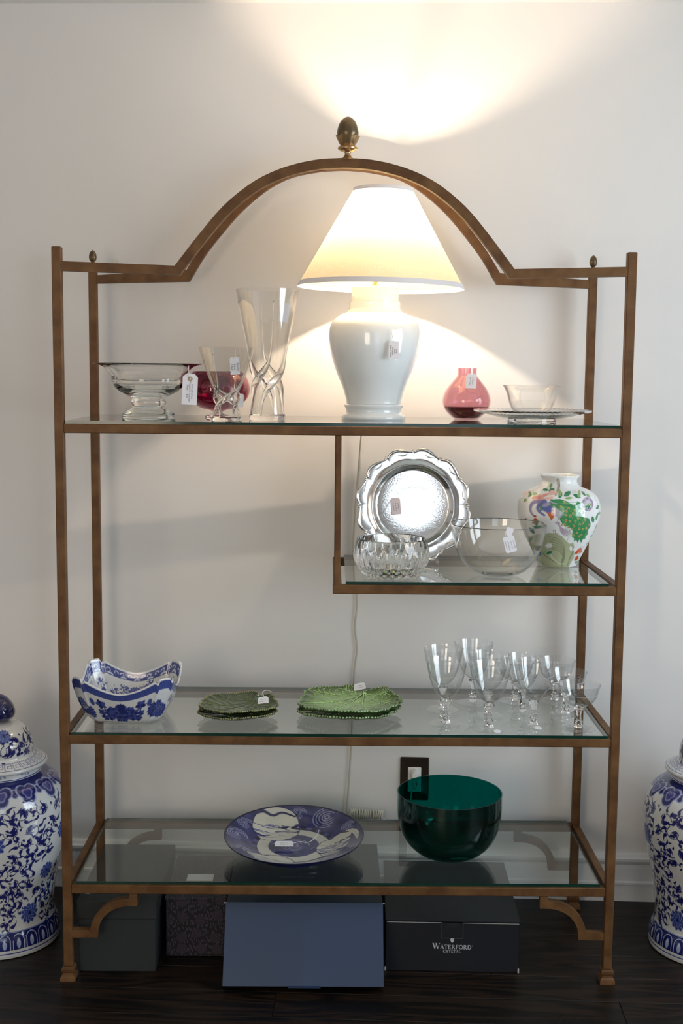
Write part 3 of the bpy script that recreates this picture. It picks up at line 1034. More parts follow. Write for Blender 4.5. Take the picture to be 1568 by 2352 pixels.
s = 1.152e-3
pb = [(60, 0), (61.5, 3), (62, 7), (60, 12), (53, 17), (44, 22), (38.5, 27), (37, 31), (38.5, 34), (40, 37), (40, 41), (38.5, 44), (37, 47), (41, 51), (53, 57), (66, 64), (75, 71.5), (79, 77), (80.5, 84), (83.5, 87.5), (83.5, 96), (85, 100), (88, 106), (94, 113), (103, 120.5), (113, 124.5), (124, 126.5), (124.5, 128), (112, 127.5), (99, 122.5),
      (91, 115.5), (85, 107), (80.5, 100), (79, 92), (76, 84), (72, 78), (64, 72), (52, 66.5), (36, 62.5), (18, 61)]
o = empty('pedestal_bowl', (-0.5167, 0.14, G1))
tag(o, 'wide flared clear glass bowl on a ringed pedestal at the left end', 'bowl')
obj('glass_bowl', lathe('glass_bowl', [(0, 0)] + [(r * s, h * s) for r, h in pb] + [(0, 61 * s)], 96, 40), M['clear'], o)

s = 1.19e-3
o = empty('ruby_bowl', (-0.348, 0.30, G1))
tag(o, 'round ruby glass bowl on a small foot behind the short twisted vase', 'bowl')
pr = [(16, 17), (34, 21), (50, 28), (63, 38), (71.5, 50), (75, 63), (74, 77), (69.5, 90), (62, 102), (56, 108)]
c = cr([(r * s, h * s) for r, h in pr], 40)
obj('ruby_cup', lathe('ruby_cup', shell(c, 0.003, 20.5 * s), 80, 60), M['ruby'], o)
obj('clear_foot', lathe('clear_foot', [(0, 0)] + [(r * s, h * s) for r, h in [(29, 0), (30, 3), (26, 6), (15, 9), (11, 12), (13, 15), (17, 16.9)]] + [(0, 16.9 * s)], 48, 50), M['ruby_solid'], o)

def twist_vase(name, label, loc, H, rt, zw, rw, rb, hb, rz):
    o = empty(name, loc, (0, 0, rz))
    tag(o, label, 'vase')
    c = cr([(rb * 0.96, hb), (rb * 0.85, zw * 0.45), (rw * 1.02, zw * 0.85), (rw, zw), (rw * 1.08, zw * 1.15), (rw + (rt - rw) * 0.28, zw + (H - zw) * 0.25), (rw + (rt - rw) * 0.66, zw + (H - zw) * 0.62), (rt, H)], 44)
    out = [tuple(q) for q in c]
    inn = [(r - 0.0022, z) for r, z in out][::-1]
    obj('glass_cone', lathe('glass_cone', out + inn, 80, 60, closed=True), M['clear_thin'], o)
    obj('solid_base', lathe('solid_base', [(0, 0), (rb * 0.97, 0), (rb, hb * 0.25), (rb, hb * 0.75), (rb * 0.955, hb * 0.99), (0, hb * 0.99)], 72, 40), M['clear'], o)
    n = 4
    for k in range(n):
        a0 = 2 * PI * k / n + 0.35
        pts, rad = [], []
        for q in range(40):
            t = q / 39
            z = hb * 0.8 + t * (zw + (H - zw) * 0.86 - hb * 0.8)
            rr = float(np.interp(z, c[:, 1], c[:, 0]))
            tw = 2.15 / (1 + math.exp(-(z - zw) / (zw * 0.16)))
            pts.append(((rr + 0.0008) * math.cos(a0 + tw), (rr + 0.0008) * math.sin(a0 + tw), z))
            e = math.exp(-((z - zw * 1.02) / (zw * 0.42)) ** 2)
            rad.append(max(0.0007, 0.0020 * (1 - t) ** 0.7 + rw * 0.27 * e))
        obj('twisted_rib', tube('twisted_rib', pts, rad, 10, 180), M['clear'], o)
    return o
twist_vase('short_twisted_vase', 'short clear glass vase with twisted waist in front of the ruby bowl', (-0.304, 0.075, G1), 0.1905, 0.0735, 0.060, 0.0265, 0.040, 0.012, 0.2)
twist_vase('tall_twisted_vase', 'tall clear glass vase with twisted waist standing beside the lamp', (-0.203, 0.165, G1), 0.345, 0.0845, 0.108, 0.033, 0.0485, 0.016, 0.9)

s = 1.225e-3
o = empty('bud_vase', (0.350, 0.335, G1))
tag(o, 'squat amethyst glass vase with narrow neck and dark base', 'vase')
pr = [(27, 0), (38, 9), (48, 20), (54, 32), (55.5, 45), (51.5, 60), (45, 72), (38, 81), (29, 92), (23.5, 99), (22, 105), (22.5, 117)]
c = cr([(r * s, h * s) for r, h in pr], 60)
obj('glass_body', lathe('glass_body', shell(c, 0.0026, 0.003), 80, 60), M['amethyst'], o)
inner = [(r - 0.0032, z) for r, z in c if 0.0035 < z < 31 * s]
obj('dark_base', lathe('dark_base', [(0, 0.0036)] + inner + [(0, 31 * s)], 72, 50), M['amethyst_dark'], o)

s = 1.16e-3
o = empty('rimmed_plate', (0.504, 0.140, G1))
tag(o, 'clear footed plate with a silver rim under the small glass bowl', 'plate')
obj('glass_plate', lathe('glass_plate', [(0, 2 * s)] + [(r * s, h * s) for r, h in [(50, 2), (54, 0), (56, 1), (55, 9), (70, 11), (90, 15.5), (108, 20.5), (109, 22.5), (88, 18.5), (60, 14.5), (30, 13.5)]] + [(0, 13.5 * s)], 96, 40), M['clear'], o)
def rim_mod(t, r, z):
    return r, z + 0.0011 * abs(math.sin(36 * t)) * (r > 100 * s)
obj('silver_rim', lathe('silver_rim', [(r * s, h * s) for r, h in [(107, 20.0), (118, 22.2), (130, 24.2), (134.5, 25.5), (135.5, 28.5), (133, 29.8), (126, 27.5), (117, 25.5), (107, 22.8)]], 144, 50, closed=True, mod=rim_mod), M['silver'], o)
s2 = 1.16e-3
o = empty('small_bowl', (0.502, 0.140, G1 + 13.7 * s))
tag(o, 'small flared clear glass bowl standing on the silver rimmed plate', 'bowl')
pr = [(33, 0), (35, 2), (34, 5), (38, 9), (44, 16), (49, 25), (53, 37), (56, 49), (60, 60), (67, 72)]
c = cr([(r * s2, h * s2) for r, h in pr], 50)
obj('thin_wall', lathe('thin_wall', shell(c, 0.0024, 9 * s2), 80, 60), M['clear_thin'], o)
obj('foot', lathe('foot', [(0, 0.0004), (34 * s2, 0.0004), (35.5 * s2, 2 * s2), (34 * s2, 5 * s2), (37 * s2, 8.6 * s2), (0, 8.6 * s2)], 64, 50), M['clear'], o)

# ------------------------------------------------------------------ short shelf: silver tray on an easel
TR = 0.158
lean = math.radians(8)
tray = empty('silver_tray', (0.2045, 0.352, 1.254), (-lean, 0, 0))
tag(tray, 'round engraved silver tray with scrolled border leaning on a clear easel', 'tray')
NTH = 288
def tray_r(t):
    w = abs(math.sin(6 * t))
    return 0.945 + 0.045 * w ** 0.7
prof_t = [(0.0, 0.0), (0.35, 0.0), (0.63, 0.0), (0.665, -0.0015), (0.70, -0.0075), (0.735, -0.0115), (0.77, -0.0115), (0.80, -0.010), (0.88, -0.0095), (1.0, -0.012)]
th = np.linspace(0, 2 * PI, NTH, endpoint=False)
V, rows = [], []
for side in (0, 1):
    for (q, dy) in (prof_t if side == 0 else prof_t[::-1]):
        for t in th:
            k = q * (tray_r(t) if q > 0.85 else 1.0)
            V.append((TR * k * math.cos(t), dy + (0.0022 if side else 0), TR * k * math.sin(t)))
nv = len(prof_t) * 2
me = grid_mesh('salver', np.array(V), nv, NTH, 35)
fix_normals(me)
obj('salver', me, M['silver_eng'], tray)
bd = []
for k in range(12):
    a0 = 2 * PI * (k + 0.5) / 12 - PI / 2 * 0 
    # C-scroll: rises from one shell, swells outward and curls in at the next
    pts = []
    for q in range(22):
        t = q / 21
        a = a0 + (t - 0.5) * (2 * PI / 12) * 0.96
        rr = TR * (0.950 + 0.066 * math.sin(PI * t) ** 0.8 - 0.020 * math.sin(2 * PI * t))
        pts.append((rr * math.cos(a), -0.0135 - 0.002 * math.sin(PI * t), rr * math.sin(a)))
    a_end = a0 + 0.5 * (2 * PI / 12) * 0.96
    ce = Vector((TR * 0.935 * math.cos(a_end), -0.0145, TR * 0.935 * math.sin(a_end)))
    rad = [0.0018 + 0.0026 * math.sin(PI * (i / 21)) + 0.0014 * (i / 21) for i in range(22)]
    obj('scroll', tube('scroll', pts, rad, 8, 180), M['silver'], tray)
    # inner leaf spray
    pts = []
    for q in range(10):
        t = q / 9
        a = a0 - 0.16 + 0.20 * t
        rr = TR * (0.945 - 0.030 * math.sin(PI * t))
        pts.append((rr * math.cos(a), -0.0118, rr * math.sin(a)))
    obj('scroll_leaf', tube('scroll_leaf', pts, [0.0006 + 0.0016 * math.sin(PI * i / 9) for i in range(10)], 6, 180), M['silver'], tray)
    a = 2 * PI * k / 12
    V_, F_ = [], []
    for m in range(3):
        da = (m - 1) * 0.035
        rr = TR * (0.975 + (0.018 if m == 1 else 0))
        c0 = (rr * math.cos(a + da), -0.0145, rr * math.sin(a + da))
        mm = lathe('x', [(0, -0.0036), (0.0028, -0.0024), (0.0038, 0), (0.0028, 0.0024), (0, 0.0036)], 10, 180)
        vs = [tuple(np.array(v.co) + c0) for v in mm.vertices]
        fs = [tuple(p.vertices) for p in mm.polygons]
        bpy.data.meshes.remove(mm)
        off = len(V_)
        V_ += vs
        F_ += [tuple(i + off for i in f) for f in fs]
    obj('shell_ornament', mk('shell_ornament', V_, F_, 180), M['silver'], tray)

es = empty('plate_easel', (0.2035, 0.335, G2))
tag(es, 'clear acrylic easel holding up the silver tray', 'easel')
for sx in (-1, 1):
    x = sx * 0.068
    side = tube('easel_side', cr([(x, -0.062, 0.004), (x, -0.06, 0.018), (x, -0.053, 0.009), (x, -0.02, 0.006), (x, 0.02, 0.030), (x * 0.8, 0.062, 0.13)], 24), 0.0032, 8)
    obj('easel_side', side, M['acrylic'], es)
    obj('easel_leg', tube('easel_leg', [(x * 0.8, 0.062, 0.13), (x * 0.95, 0.105, 0.0034)], 0.003, 8), M['acrylic'], es)
obj('crossbar', tube('crossbar', [(-0.066, 0.0, 0.012), (0.066, 0.0, 0.012)], 0.003, 8), M['acrylic'], es)

# cut crystal bowl
s = 1.175e-3
o = empty('cut_crystal_bowl', (0.1335, 0.118, G2))
tag(o, 'heavy cut crystal bowl with vertical flutes before the silver tray', 'bowl')
def cut_mod(t, r, z):
    if r < 0.02: return r, z
    k = z / s
    f = 0.5 + 0.5 * math.cos(22 * t)
    if k < 16 and r > 0.05:      # zigzag cut foot
        return r * (1 - 0.07 * f), z + (0.0035 * f if k < 6 else 0)
    if k < 58:
        return r * (1 - 0.045 * (1 - f) ** 2), z
    return r * (1 - 0.010 * f), z
ob = [(60, 0), (67, 4), (70, 10), (76, 18), (83, 28), (87, 40), (87.5, 50), (86, 62), (83, 74), (79.5, 84), (77.5, 86), (75, 85), (75.5, 74), (76, 62), (76.5, 50), (75, 38), (69, 26), (58, 18), (38, 14)]
def cut_mod2(t, r, z):
    return cut_mod(t, r, z)
Vc = lathe('cut_bowl', [(0, 2.5 * s)] + [(r * s, h * s) for r, h in ob[:11]] + [(r * s + 1e-7, h * s) for r, h in ob[11:]] + [(0, 13 * s)], 176, 25, mod=cut_mod)
obj('cut_bowl', Vc, M['crystal'], o)

# plain clear bowl, gathered at two sides
s = 1.18e-3
o = empty('clear_glass_bowl', (0.4205, 0.132, G2))
tag(o, 'deep plain clear glass bowl with a thin dark rim line before the peacock vase', 'bowl')
pr = [(37, 0), (50, 5), (64, 13), (79, 28), (92, 49), (101.5, 73), (107, 96), (110.5, 118)]
c = cr([(r * s, h * s) for r, h in pr], 44)
def pinch(t, r, z):
    k = max(0.0, z / (118 * s))
    return r * (1 - 0.035 * k * (math.exp(-((math.cos(t) - 1) / 0.02) ** 2) + math.exp(-((math.cos(t) + 1) / 0.02) ** 2))), z
obj('bowl_wall', lathe('bowl_wall', shell(c, 0.0028, 0.004), 144, 60, mod=pinch), M['clear_thin'], o)
obj('thick_base', lathe('thick_base', [(0, 0.0045), (36 * s, 0.0045), (34 * s, 0.009), (22 * s, 0.0095), (0, 0.0095)], 48, 50), M['clear'], o)
obj('rim_line', tube('rim_line', [pinch(a, 109.2 * s, 118.3 * s)[0] * np.array([math.cos(a), math.sin(a), 0]) + np.array([0, 0, 118.2 * s]) for a in np.linspace(0, 2 * PI, 144, endpoint=False)], 0.0011, 6, 180, closed=True), M['shelf_edge_dark'] if 'shelf_edge_dark' in M else plain('dark_rim_glass', (0.10, 0.11, 0.11), 0.1), o)

# peacock vase
PS = 1.246e-3 / 6.817
def make_peacock():
    zr = [(1570, 285), (1562, 298), (1540, 312), (1500, 330), (1400, 374), (1250, 446), (1100, 522), (950, 588), (800, 630), (700, 637), (600, 629), (520, 604), (460, 560), (410, 496), (370, 415), (335, 338), (300, 288), (262, 267), (225, 272), (190, 296), (168, 309), (158, 306), (165, 296), (195, 280), (235, 258), (300, 270)]
    c = cr([(r * PS, (1570 - y) * PS) for y, r in zr], 330)
    NV, NU = len(c), 560
    th = np.linspace(0, 2 * PI, NU, endpoint=False)
    V = np.stack([c[:, :1] * np.cos(th), c[:, :1] * np.sin(th), np.repeat(c[:, 1:], NU, 1)], -1).reshape(-1, 3)
    outer_rows = np.argmax(c[:, 1])
    # front picture in its own drawing units (x right, y up), same on the back
    X = V[:, 0] / PS * np.where(V[:, 1] > 0, -1, 1)
    Y = V[:, 2] / PS
    pt = Paint(np.c_[X, Y], (0.80, 0.81, 0.80))
    ok = np.repeat(np.arange(NV) < outer_rows - 2, NU)
    pt.clip = ok
    q = lambda x, y: (x - 790.0, 1570.0 - y)
    def st(pts, w0, w1, col, n=14, **k):
        p = cr([q(*a) for a in pts], n) if len(pts) > 2 else np.array([q(*a) for a in pts])
        pt.stroke(p, w0, w1, col, **k)
    G = (0.03, 0.22, 0.09); LG = (0.28, 0.45, 0.16); TEAL = (0.02, 0.20, 0.12)
    ROCK, ROCKD = (0.42, 0.45, 0.28), (0.24, 0.26, 0.14)
    RED = (0.55, 0.07, 0.02); PINK = (0.75, 0.33, 0.30); VIO = (0.30, 0.22, 0.34); BR = (0.22, 0.15, 0.10)
    def lf(x, y, L, W, deg, col):
        pt.leaf(q(x, y), L, W, math.radians(deg), col)
        a = math.radians(deg)
        x0, y0 = q(x, y)
        pt.stroke([(x0, y0), (x0 + L * math.cos(a) * 0.9, y0 + L * math.sin(a) * 0.9)], 7, 3, tuple(0.5 * k for k in col))
    # rock
    rock = [(505, 1570), (430, 1480), (330, 1250), (300, 1100), (400, 1040), (520, 1010), (640, 1000), (740, 1040), (830, 1130), (880, 1170), (940, 1160), (965, 1230), (950, 1290), (985, 1330), (980, 1420), (940, 1500), (920, 1570)]
    pt.poly([q(*a) for a in rock], ROCK)
    for k in range(6):
        st([(560 + k * 8, 1060 + k * 40), (700 + k * 6, 1100 + k * 38), (800, 1210 + k * 34), (830 - k * 8, 1400 + k * 10), (800, 1560)], 13, 7, ROCKD)
    st([(520, 1360), (600, 1420), (700, 1480), (800, 1510)], 22, 8, ROCKD)
    st([(450, 1480), (520, 1500), (560, 1560)], 16, 8, ROCKD)
    st([(960, 1300), (920, 1400), (890, 1540)], 26, 14, ROCKD)
    pt.ellipse(q(910, 1250), 22, 42, 0.3, (0.78, 0.79, 0.78)); st([(888, 1220), (885, 1260), (905, 1300)], 8, 5, BR)
    pt.ellipse(q(575, 1215), 50, 40, 0.7, (0.78, 0.79, 0.78)); st([(540, 1250), (600, 1258), (660, 1240)], 10, 5, BR)
    st([(600, 1340), (660, 1420), (760, 1500), (830, 1500)], 30, 16, (0.60, 0.62, 0.44))
    # branch at the neck
    st([(710, 215), (722, 300), (690, 370), (640, 430)], 50, 26, (0.42, 0.36, 0.30))
    st([(735, 220), (742, 300), (705, 375)], 10, 8, BR)
    for (x, y, L, W, d, c_) in ((590, 350, 90, 18, 60, LG), (560, 380, 100, 20, 20, G), (480, 375, 80, 18, 10, G), (680, 470, 110, 26, 55, G), (760, 440, 140, 30, 28, G), (700, 440, 100, 24, 75, LG), (770, 470, 120, 18, 5, LG),
                            (1020, 460, 120, 26, 160, G), (980, 460, 110, 24, 60, LG), (1060, 380, 80, 22, -50, G), (1120, 420, 80, 20, -30, LG), (960, 510, 110, 36, -75, G), (1030, 620, 120, 18, 190, G), (960, 620, 90, 20, -10, LG),
                            (1280, 640, 90, 30, 25, G), (1320, 720, 80, 22, -5, G), (1320, 715, 110, 24, -105, G), (1210, 750, 110, 30, -70, G), (1330, 880, 120, 18, -95, G), (1290, 990, 60, 26, -80, LG), (1285, 1065, 60, 18, 200, G),
                            (1250, 1120, 60, 26, -80, LG), (1250, 1180, 80, 18, 205, G), (1180, 1395, 80, 16, 215, G), (330, 450, 80, 18, 30, LG), (270, 480, 70, 18, 40, LG), (210, 560, 60, 18, 55, LG), (290, 450, 50, 16, 60, G), (320, 880, 60, 20, 60, LG),
                            (340, 930, 110, 22, 10, G), (360, 900, 100, 20, 70, LG), (290, 950, 120, 26, -50, TEAL), (330, 1180, 80, 22, 80, TEAL), (380, 900, 70, 18, 100, G), (560, 1350, 90, 24, 30, G), (500, 1380, 90, 22, 60, LG)):
        lf(x, y, L, W, d, c_)
    # peonies
    for k in range(26):
        t = random.random()
        x, y = 340 + 300 * t + random.uniform(-30, 30), 500 - 90 * t + random.uniform(-35, 35)
        pt.ellipse(q(x, y), 46, 15, 0.35, (0.80, 0.48, 0.42) if k % 2 else PINK, 0.2, 0.85)
    for k in range(14):
        a = k / 14 * 2 * PI
        pt.ellipse(q(1130 + 72 * math.cos(a), 560 + 78 * math.sin(a)), 44, 26, -a + 1.5, VIO if k % 2 else (0.48, 0.40, 0.50), 0.2)
    pt.ellipse(q(1130, 560), 66, 60, 0, (0.60, 0.58, 0.62), 0.2)
    for k in range(8): lf(1140 + random.uniform(-30, 30), 580 + random.uniform(-30, 30), 44, 12, random.uniform(0, 360), G if k % 2 else LG)
    st([(1060, 660), (1040, 700)], 16, 10, BR); st([(1270, 480), (1300, 530), (1330, 580)], 9, 6, (0.5, 0.3, 0.25)); st([(1350, 520), (1390, 600)], 9, 6, (0.6, 0.3, 0.3))
    st([(1410, 780), (1390, 860), (1340, 960), (1310, 1100), (1240, 1240)], 8, 5, (0.35, 0.45, 0.3))
    for k in range(5): pt.ellipse(q(1330 - 10 * k, 1010 + 30 * k), 30, 12, 1.0, (0.8, 0.5, 0.5), 0.2, 0.7)
    pt.ellipse(q(240, 440), 90, 20, 0.6, (0.85, 0.38, 0.2), 0.3, 0.8)
    # tail
    tail = [(520, 560), (560, 490), (700, 480), (800, 510), (870, 560), (950, 590), (940, 640), (1010, 690), (1060, 760), (1150, 770), (1190, 850), (1200, 905), (1160, 960), (1170, 1035), (1130, 1060), (1140, 1105), (1095, 1100), (1075, 1175), (1030, 1110), (1010, 1160), (975, 1110), (945, 1140), (935, 1080), (900, 1060), (900, 960), (840, 900), (760, 880), (700, 800), (640, 680), (560, 620)]
    pt.poly([q(*a) for a in tail], (0.05, 0.26, 0.10))
    for k in range(34):
        t = k / 33
        x0, y0 = 600 + 90 * t, 560 + 190 * t
        x1, y1 = 800 + 380 * (1 - abs(2 * t - 1) * 0.25) + 20 - 260 * t, 560 + 560 * t + random.uniform(-20, 20)
        st([(x0, y0), ((x0 + x1) / 2 + 20, (y0 + y1) / 2 - 20), (x1, y1)], 8, 4, (0.02, 0.15, 0.07) if k % 2 else (0.16, 0.40, 0.12))
    for (x, y) in ((760, 520), (710, 590), (820, 610), (915, 645), (890, 690), (785, 715), (850, 732), (970, 768), (785, 797), (848, 812), (930, 816), (1085, 795), (1005, 862), (1055, 842), (1162, 878), (770, 860), (830, 905), (915, 885), (890, 938), (1005, 930), (1070, 942), (1125, 930), (975, 996), (1055, 1030), (1018, 1056), (920, 1035), (730, 870), (790, 655), (740, 650)):
        pt.ellipse(q(x, y), 19, 15, -0.9, (0.55, 0.55, 0.20), 0.25)
        pt.ellipse(q(x, y), 11, 8, -0.9, RED, 0.25)
        pt.ellipse(q(x - 2, y + 3), 6, 5, 0, (0.04, 0.03, 0.06), 0.3)
    # long grey-mauve plumes and wing
    for k in range(9):
        st([(630 + 8 * k, 830), (720, 900 + 9 * k), (890 - 12 * k, 1000 + 6 * k)], 18, 8, (0.34, 0.26, 0.33) if k % 2 else (0.52, 0.42, 0.48))
    for k in range(11):
        a = -0.5 - k * 0.16
        st([(600, 590 + 12 * k), (660, 640 + 12 * k), (735 - 8 * k, 690 + 14 * k)], 24, 12, (0.36, 0.34, 0.36) if k % 2 else (0.58, 0.55, 0.57))
    for k in range(7): st([(500 + 14 * k, 670 - k * 4), (540 + 10 * k, 740), (570 + 4 * k, 800 - k * 6)], 20, 8, RED if k % 2 else (0.70, 0.25, 0.08))
    # body, neck, head
    pt.ellipse(q(490, 610), 110, 62, -0.55, (0.10, 0.13, 0.42), 0.15)
    pt.ellipse(q(470, 560), 80, 40, 0.15, (0.42, 0.38, 0.56), 0.2)
    st([(440, 540), (425, 600), (420, 660)], 46, 30, (0.06, 0.30, 0.12))
    st([(480, 520), (430, 540), (380, 620), (400, 680), (470, 730)], 60, 34, (0.16, 0.16, 0.46))
    st([(400, 530), (330, 550), (290, 610), (290, 690), (325, 750)], 60, 26, (0.30, 0.26, 0.46))
    st([(560, 520), (600, 540), (660, 550)], 26, 10, (0.45, 0.42, 0.58))
    pt.ellipse(q(345, 755), 20, 16, 0, (0.35, 0.02, 0.05)); pt.ellipse(q(357, 815), 26, 34, 0.3, RED); pt.ellipse(q(352, 860), 16, 16, 0, (0.4, 0.03, 0.03))
    pt.ellipse(q(235, 825), 10, 18, 0, (0.15, 0.05, 0.08))
    st([(640, 950), (650, 1000), (690, 1010)], 16, 8, (0.55, 0.28, 0.12)); st([(610, 950), (625, 1000)], 14, 8, (0.55, 0.28, 0.12))
    # red blossoms
    for (x, y, r) in ((1065, 1295, 52), (1020, 1325, 34), (1095, 1320, 34), (1040, 1425, 38), (1020, 1445, 26)):
        pt.ellipse(q(x, y), r, r * 0.75, random.random(), (0.60, 0.09, 0.02), 0.15)
    st([(1090, 1330), (1030, 1390), (970, 1420)], 10, 8, BR)
    for k in range(5): st([(1060 + 20 * k, 1265), (1080 + 22 * k, 1215)], 5, 3, (0.2, 0.2, 0.12))
    for k in range(4): lf(1010 + 20 * k, 1470, 50, 9, -60 - 15 * k, LG)
    for k in range(6):
        pt.ellipse(q(470 + 22 * math.cos(k), 1365 + 22 * math.sin(k)), 15, 8, k, (0.05, 0.08, 0.45))
    # mute the outlines of the drawing like a thin glaze
    me = grid_mesh('painted_body', V, NV, NU, caps=[tuple(range(NU - 1, -1, -1))])
    set_col(me, pt.C)
    return me
o = empty('peacock_vase', (0.6165, 0.318, G2))
tag(o, 'white porcelain vase painted with a green peacock and flowers', 'vase')
obj('painted_body', make_peacock(), M['porcelain'], o)

# ------------------------------------------------------------------ square blue and white bowl
def make_square_bowl():
    NU = 560
    th = np.linspace(0, 2 * PI, NU, endpoint=False)
    hx, hy, Hc, Hm = 0.137, 0.122, 0.128, 0.088
    p = 8.0
    def section(ex):
        r = (np.abs(np.cos(th)) ** ex + np.abs(np.sin(th)) ** ex) ** (-1 / ex)
        x, y = r * np.cos(th), r * np.sin(th)
        k = (np.abs(x) + np.abs(y)) / 1.74
        f = np.where(k > 1, 1 / k, 1.0)
        return x * f, y * f
    X0, Y0 = section(9.0)
    tt = np.maximum(np.minimum(np.abs(X0), np.abs(Y0)) / np.maximum(np.abs(X0), np.abs(Y0)), 0)   # 0 mid side .. ~0.78 corner
    t = np.clip(tt / 0.76, 0, 1.32)
    rim = Hm + (Hc - Hm) * np.clip(t, 0, 1) ** 1.7 - 0.011 * np.exp(-((t - 1.0) / 0.055) ** 2) + 0.004 * np.clip(t - 1, 0, 1)
    out_prof = cr([(0.60, 0.0), (0.66, 0.035), (0.73, 0.13), (0.82, 0.32), (0.90, 0.55), (0.96, 0.78), (1.0, 1.0)], 84)
    rows, info = [], []
    for sc, v in out_prof:
        rows.append(np.c_[X0 * hx * sc, Y0 * hy * sc, rim * v]); info.append((0, v))
    for e, dv in ((0.992, 1.016), (0.972, 1.018), (0.962, 1.0)):
        rows.append(np.c_[X0 * hx * e, Y0 * hy * e, rim * dv]); info.append((1, 1.0))
    for sc, v in out_prof[::-1]:
        v2 = 0.07 + 0.93 * v
        rows.append(np.c_[X0 * hx * (sc - 0.040), Y0 * hy * (sc - 0.040), rim * v2 * (1 if v > 0.05 else 1)]); info.append((2, v))
    for sc in (0.45, 0.3, 0.15, 0.02):
        rows.append(np.c_[X0 * hx * sc, Y0 * hy * sc, np.full(NU, 0.0075)]); info.append((3, 0))
    V = np.vstack(rows)
    NV = len(rows)
    # arc length along the rim, zero at the middle of the front side
    d = np.hypot(np.diff(np.r_[X0, X0[0]]) * hx, np.diff(np.r_[Y0, Y0[0]]) * hy)
    u = np.r_[0, np.cumsum(d)[:-1]]
    per = d.sum()
    front = np.interp(1.5 * PI, th, u)
    u = (u - front) % per
    side = np.array([i[0] for i in info]); vv = np.array([i[1] for i in info])
    Pq = np.stack([np.repeat(u[None], NV, 0), np.repeat((vv * 0.12 + side * 1.0)[:, None], NU, 1)], -1).reshape(-1, 2)
    pt = Paint(Pq, CHINA, per)
    HB = (0.05, 0.075, 0.27)
    # outside: rim band with fret, side sprays, corner chrysanthemums
    pt.band(0.094, 0.1175, HB)
    pt.band(0.0915, 0.0925, MID)
    n = 56
    for k in range(n):
        x = per * k / n
        w = per / n * 0.7
        pt.stroke([(x, 0.098), (x, 0.112), (x + w, 0.112), (x + w, 0.102), (x + w * 0.45, 0.102), (x + w * 0.45, 0.107)], 0.0016, 0.0016, (0.028, 0.045, 0.19))
    def spray(xc, y0, S, col):
        pt.ellipse((xc, y0 + 0.016 * S), 0.022 * S, 0.013 * S, 0, col)
        for sg in (-1, 1):
            for (dx, dy, r, a) in ((0.016, 0.020, 0.014, 0.4), (0.031, 0.010, 0.011, 0.1), (0.034, 0.026, 0.010, 0.9), (0.022, 0.036, 0.010, 1.3), (0.047, 0.008, 0.010, -0.3), (0.050, 0.022, 0.009, 0.4), (0.047, 0.045, 0.012, 0.7), (0.010, 0.040, 0.007, 1.0), (0.008, 0.005, 0.010, 0)):
                x, y = xc + sg * dx * S, y0 + dy * S
                for m in range(5):
                    b = a * sg + m * 2 * PI / 5 + dx * 30
                    pt.leaf((x, y), r * S * 1.15, r * S * 0.42, b, col if m % 2 else HB)
            pt.stroke(cr([(xc, y0 + 0.01 * S), (xc + sg * 0.03 * S, y0 + 0.02 * S), (xc + sg * 0.047 * S, y0 + 0.045 * S), (xc + sg * 0.066 * S, y0 + 0.043 * S)], 10), 0.0022, 0.0016, col)
            pt.ellipse((xc + sg * 0.068 * S, y0 + 0.045 * S), 0.006 * S, 0.009 * S, 0, HB)
        pt.ellipse((xc, y0 + 0.036 * S), 0.009 * S, 0.012 * S, 0, col)
        for m in range(5): pt.leaf((xc, y0 + 0.045 * S), 0.014 * S, 0.004 * S, PI / 2 + (m - 2) * 0.6, col)
    for k in range(4):
        spray(per * k / 4, 0.012, 1.25, (0.018, 0.026, 0.15))
        xk = per * (k + 0.5) / 4
        lotus(pt, xk - 0.012, 0.045, 0.026, 13, (0.020, 0.03, 0.17), (0.09, 0.12, 0.32))
        lotus(pt, xk + 0.012, 0.035, 0.022, 13, (0.020, 0.03, 0.17), (0.09, 0.12, 0.32))
    pt.band(0.001, 0.003, MID)
    # inside
    b0 = 2.0
    pt.band(b0 + 0.086, b0 + 0.116, (0.04, 0.06, 0.24))
    pt.band(b0 + 0.0815, b0 + 0.083, MID)
    for k in range(46):
        x = per * k / 46
        a = np.linspace(0, 4.6, 12)
        r = 0.0075 * (1 - a / 6.5)
        sg = 1 if k % 2 else -1
        pt.stroke(np.c_[x + sg * r * np.cos(a), b0 + 0.101 + r * np.sin(a) * 1.2], 0.0032, 0.0016, (0.62, 0.65, 0.72))
        pt.leaf((x + 0.008, b0 + 0.090), 0.013, 0.0032, 1.2 * sg + PI / 2, (0.5, 0.55, 0.68))
    for k in range(4):
        xc = per * k / 4
        lotus(pt, xc, b0 + 0.040, 0.026, 15, (0.05, 0.07, 0.27), (0.16, 0.2, 0.42))
        for m in range(22):
            x = xc + random.uniform(-0.085, 0.085)
            if abs(x - xc) < 0.026: continue
            vine(pt, x, b0 + random.uniform(0.024, 0.070), 0.026, (0.05, 0.07, 0.26))
        xk = per * (k + 0.5) / 4
        vine(pt, xk, b0 + 0.062, 0.03, (0.05, 0.06, 0.26)); vine(pt, xk, b0 + 0.035, 0.03, (0.05, 0.06, 0.26))
    me = grid_mesh('bowl_body', V, NV, NU, 60, caps=[tuple(range(NU - 1, -1, -1))])
    set_col(me, pt.C)
    return me
o = empty('square_bowl', (-0.583, 0.170, G3), (0, 0, math.radians(-1.5)))
tag(o, 'square blue and white porcelain bowl with scalloped rim', 'bowl')
obj('bowl_body', make_square_bowl(), M['porcelain'], o)

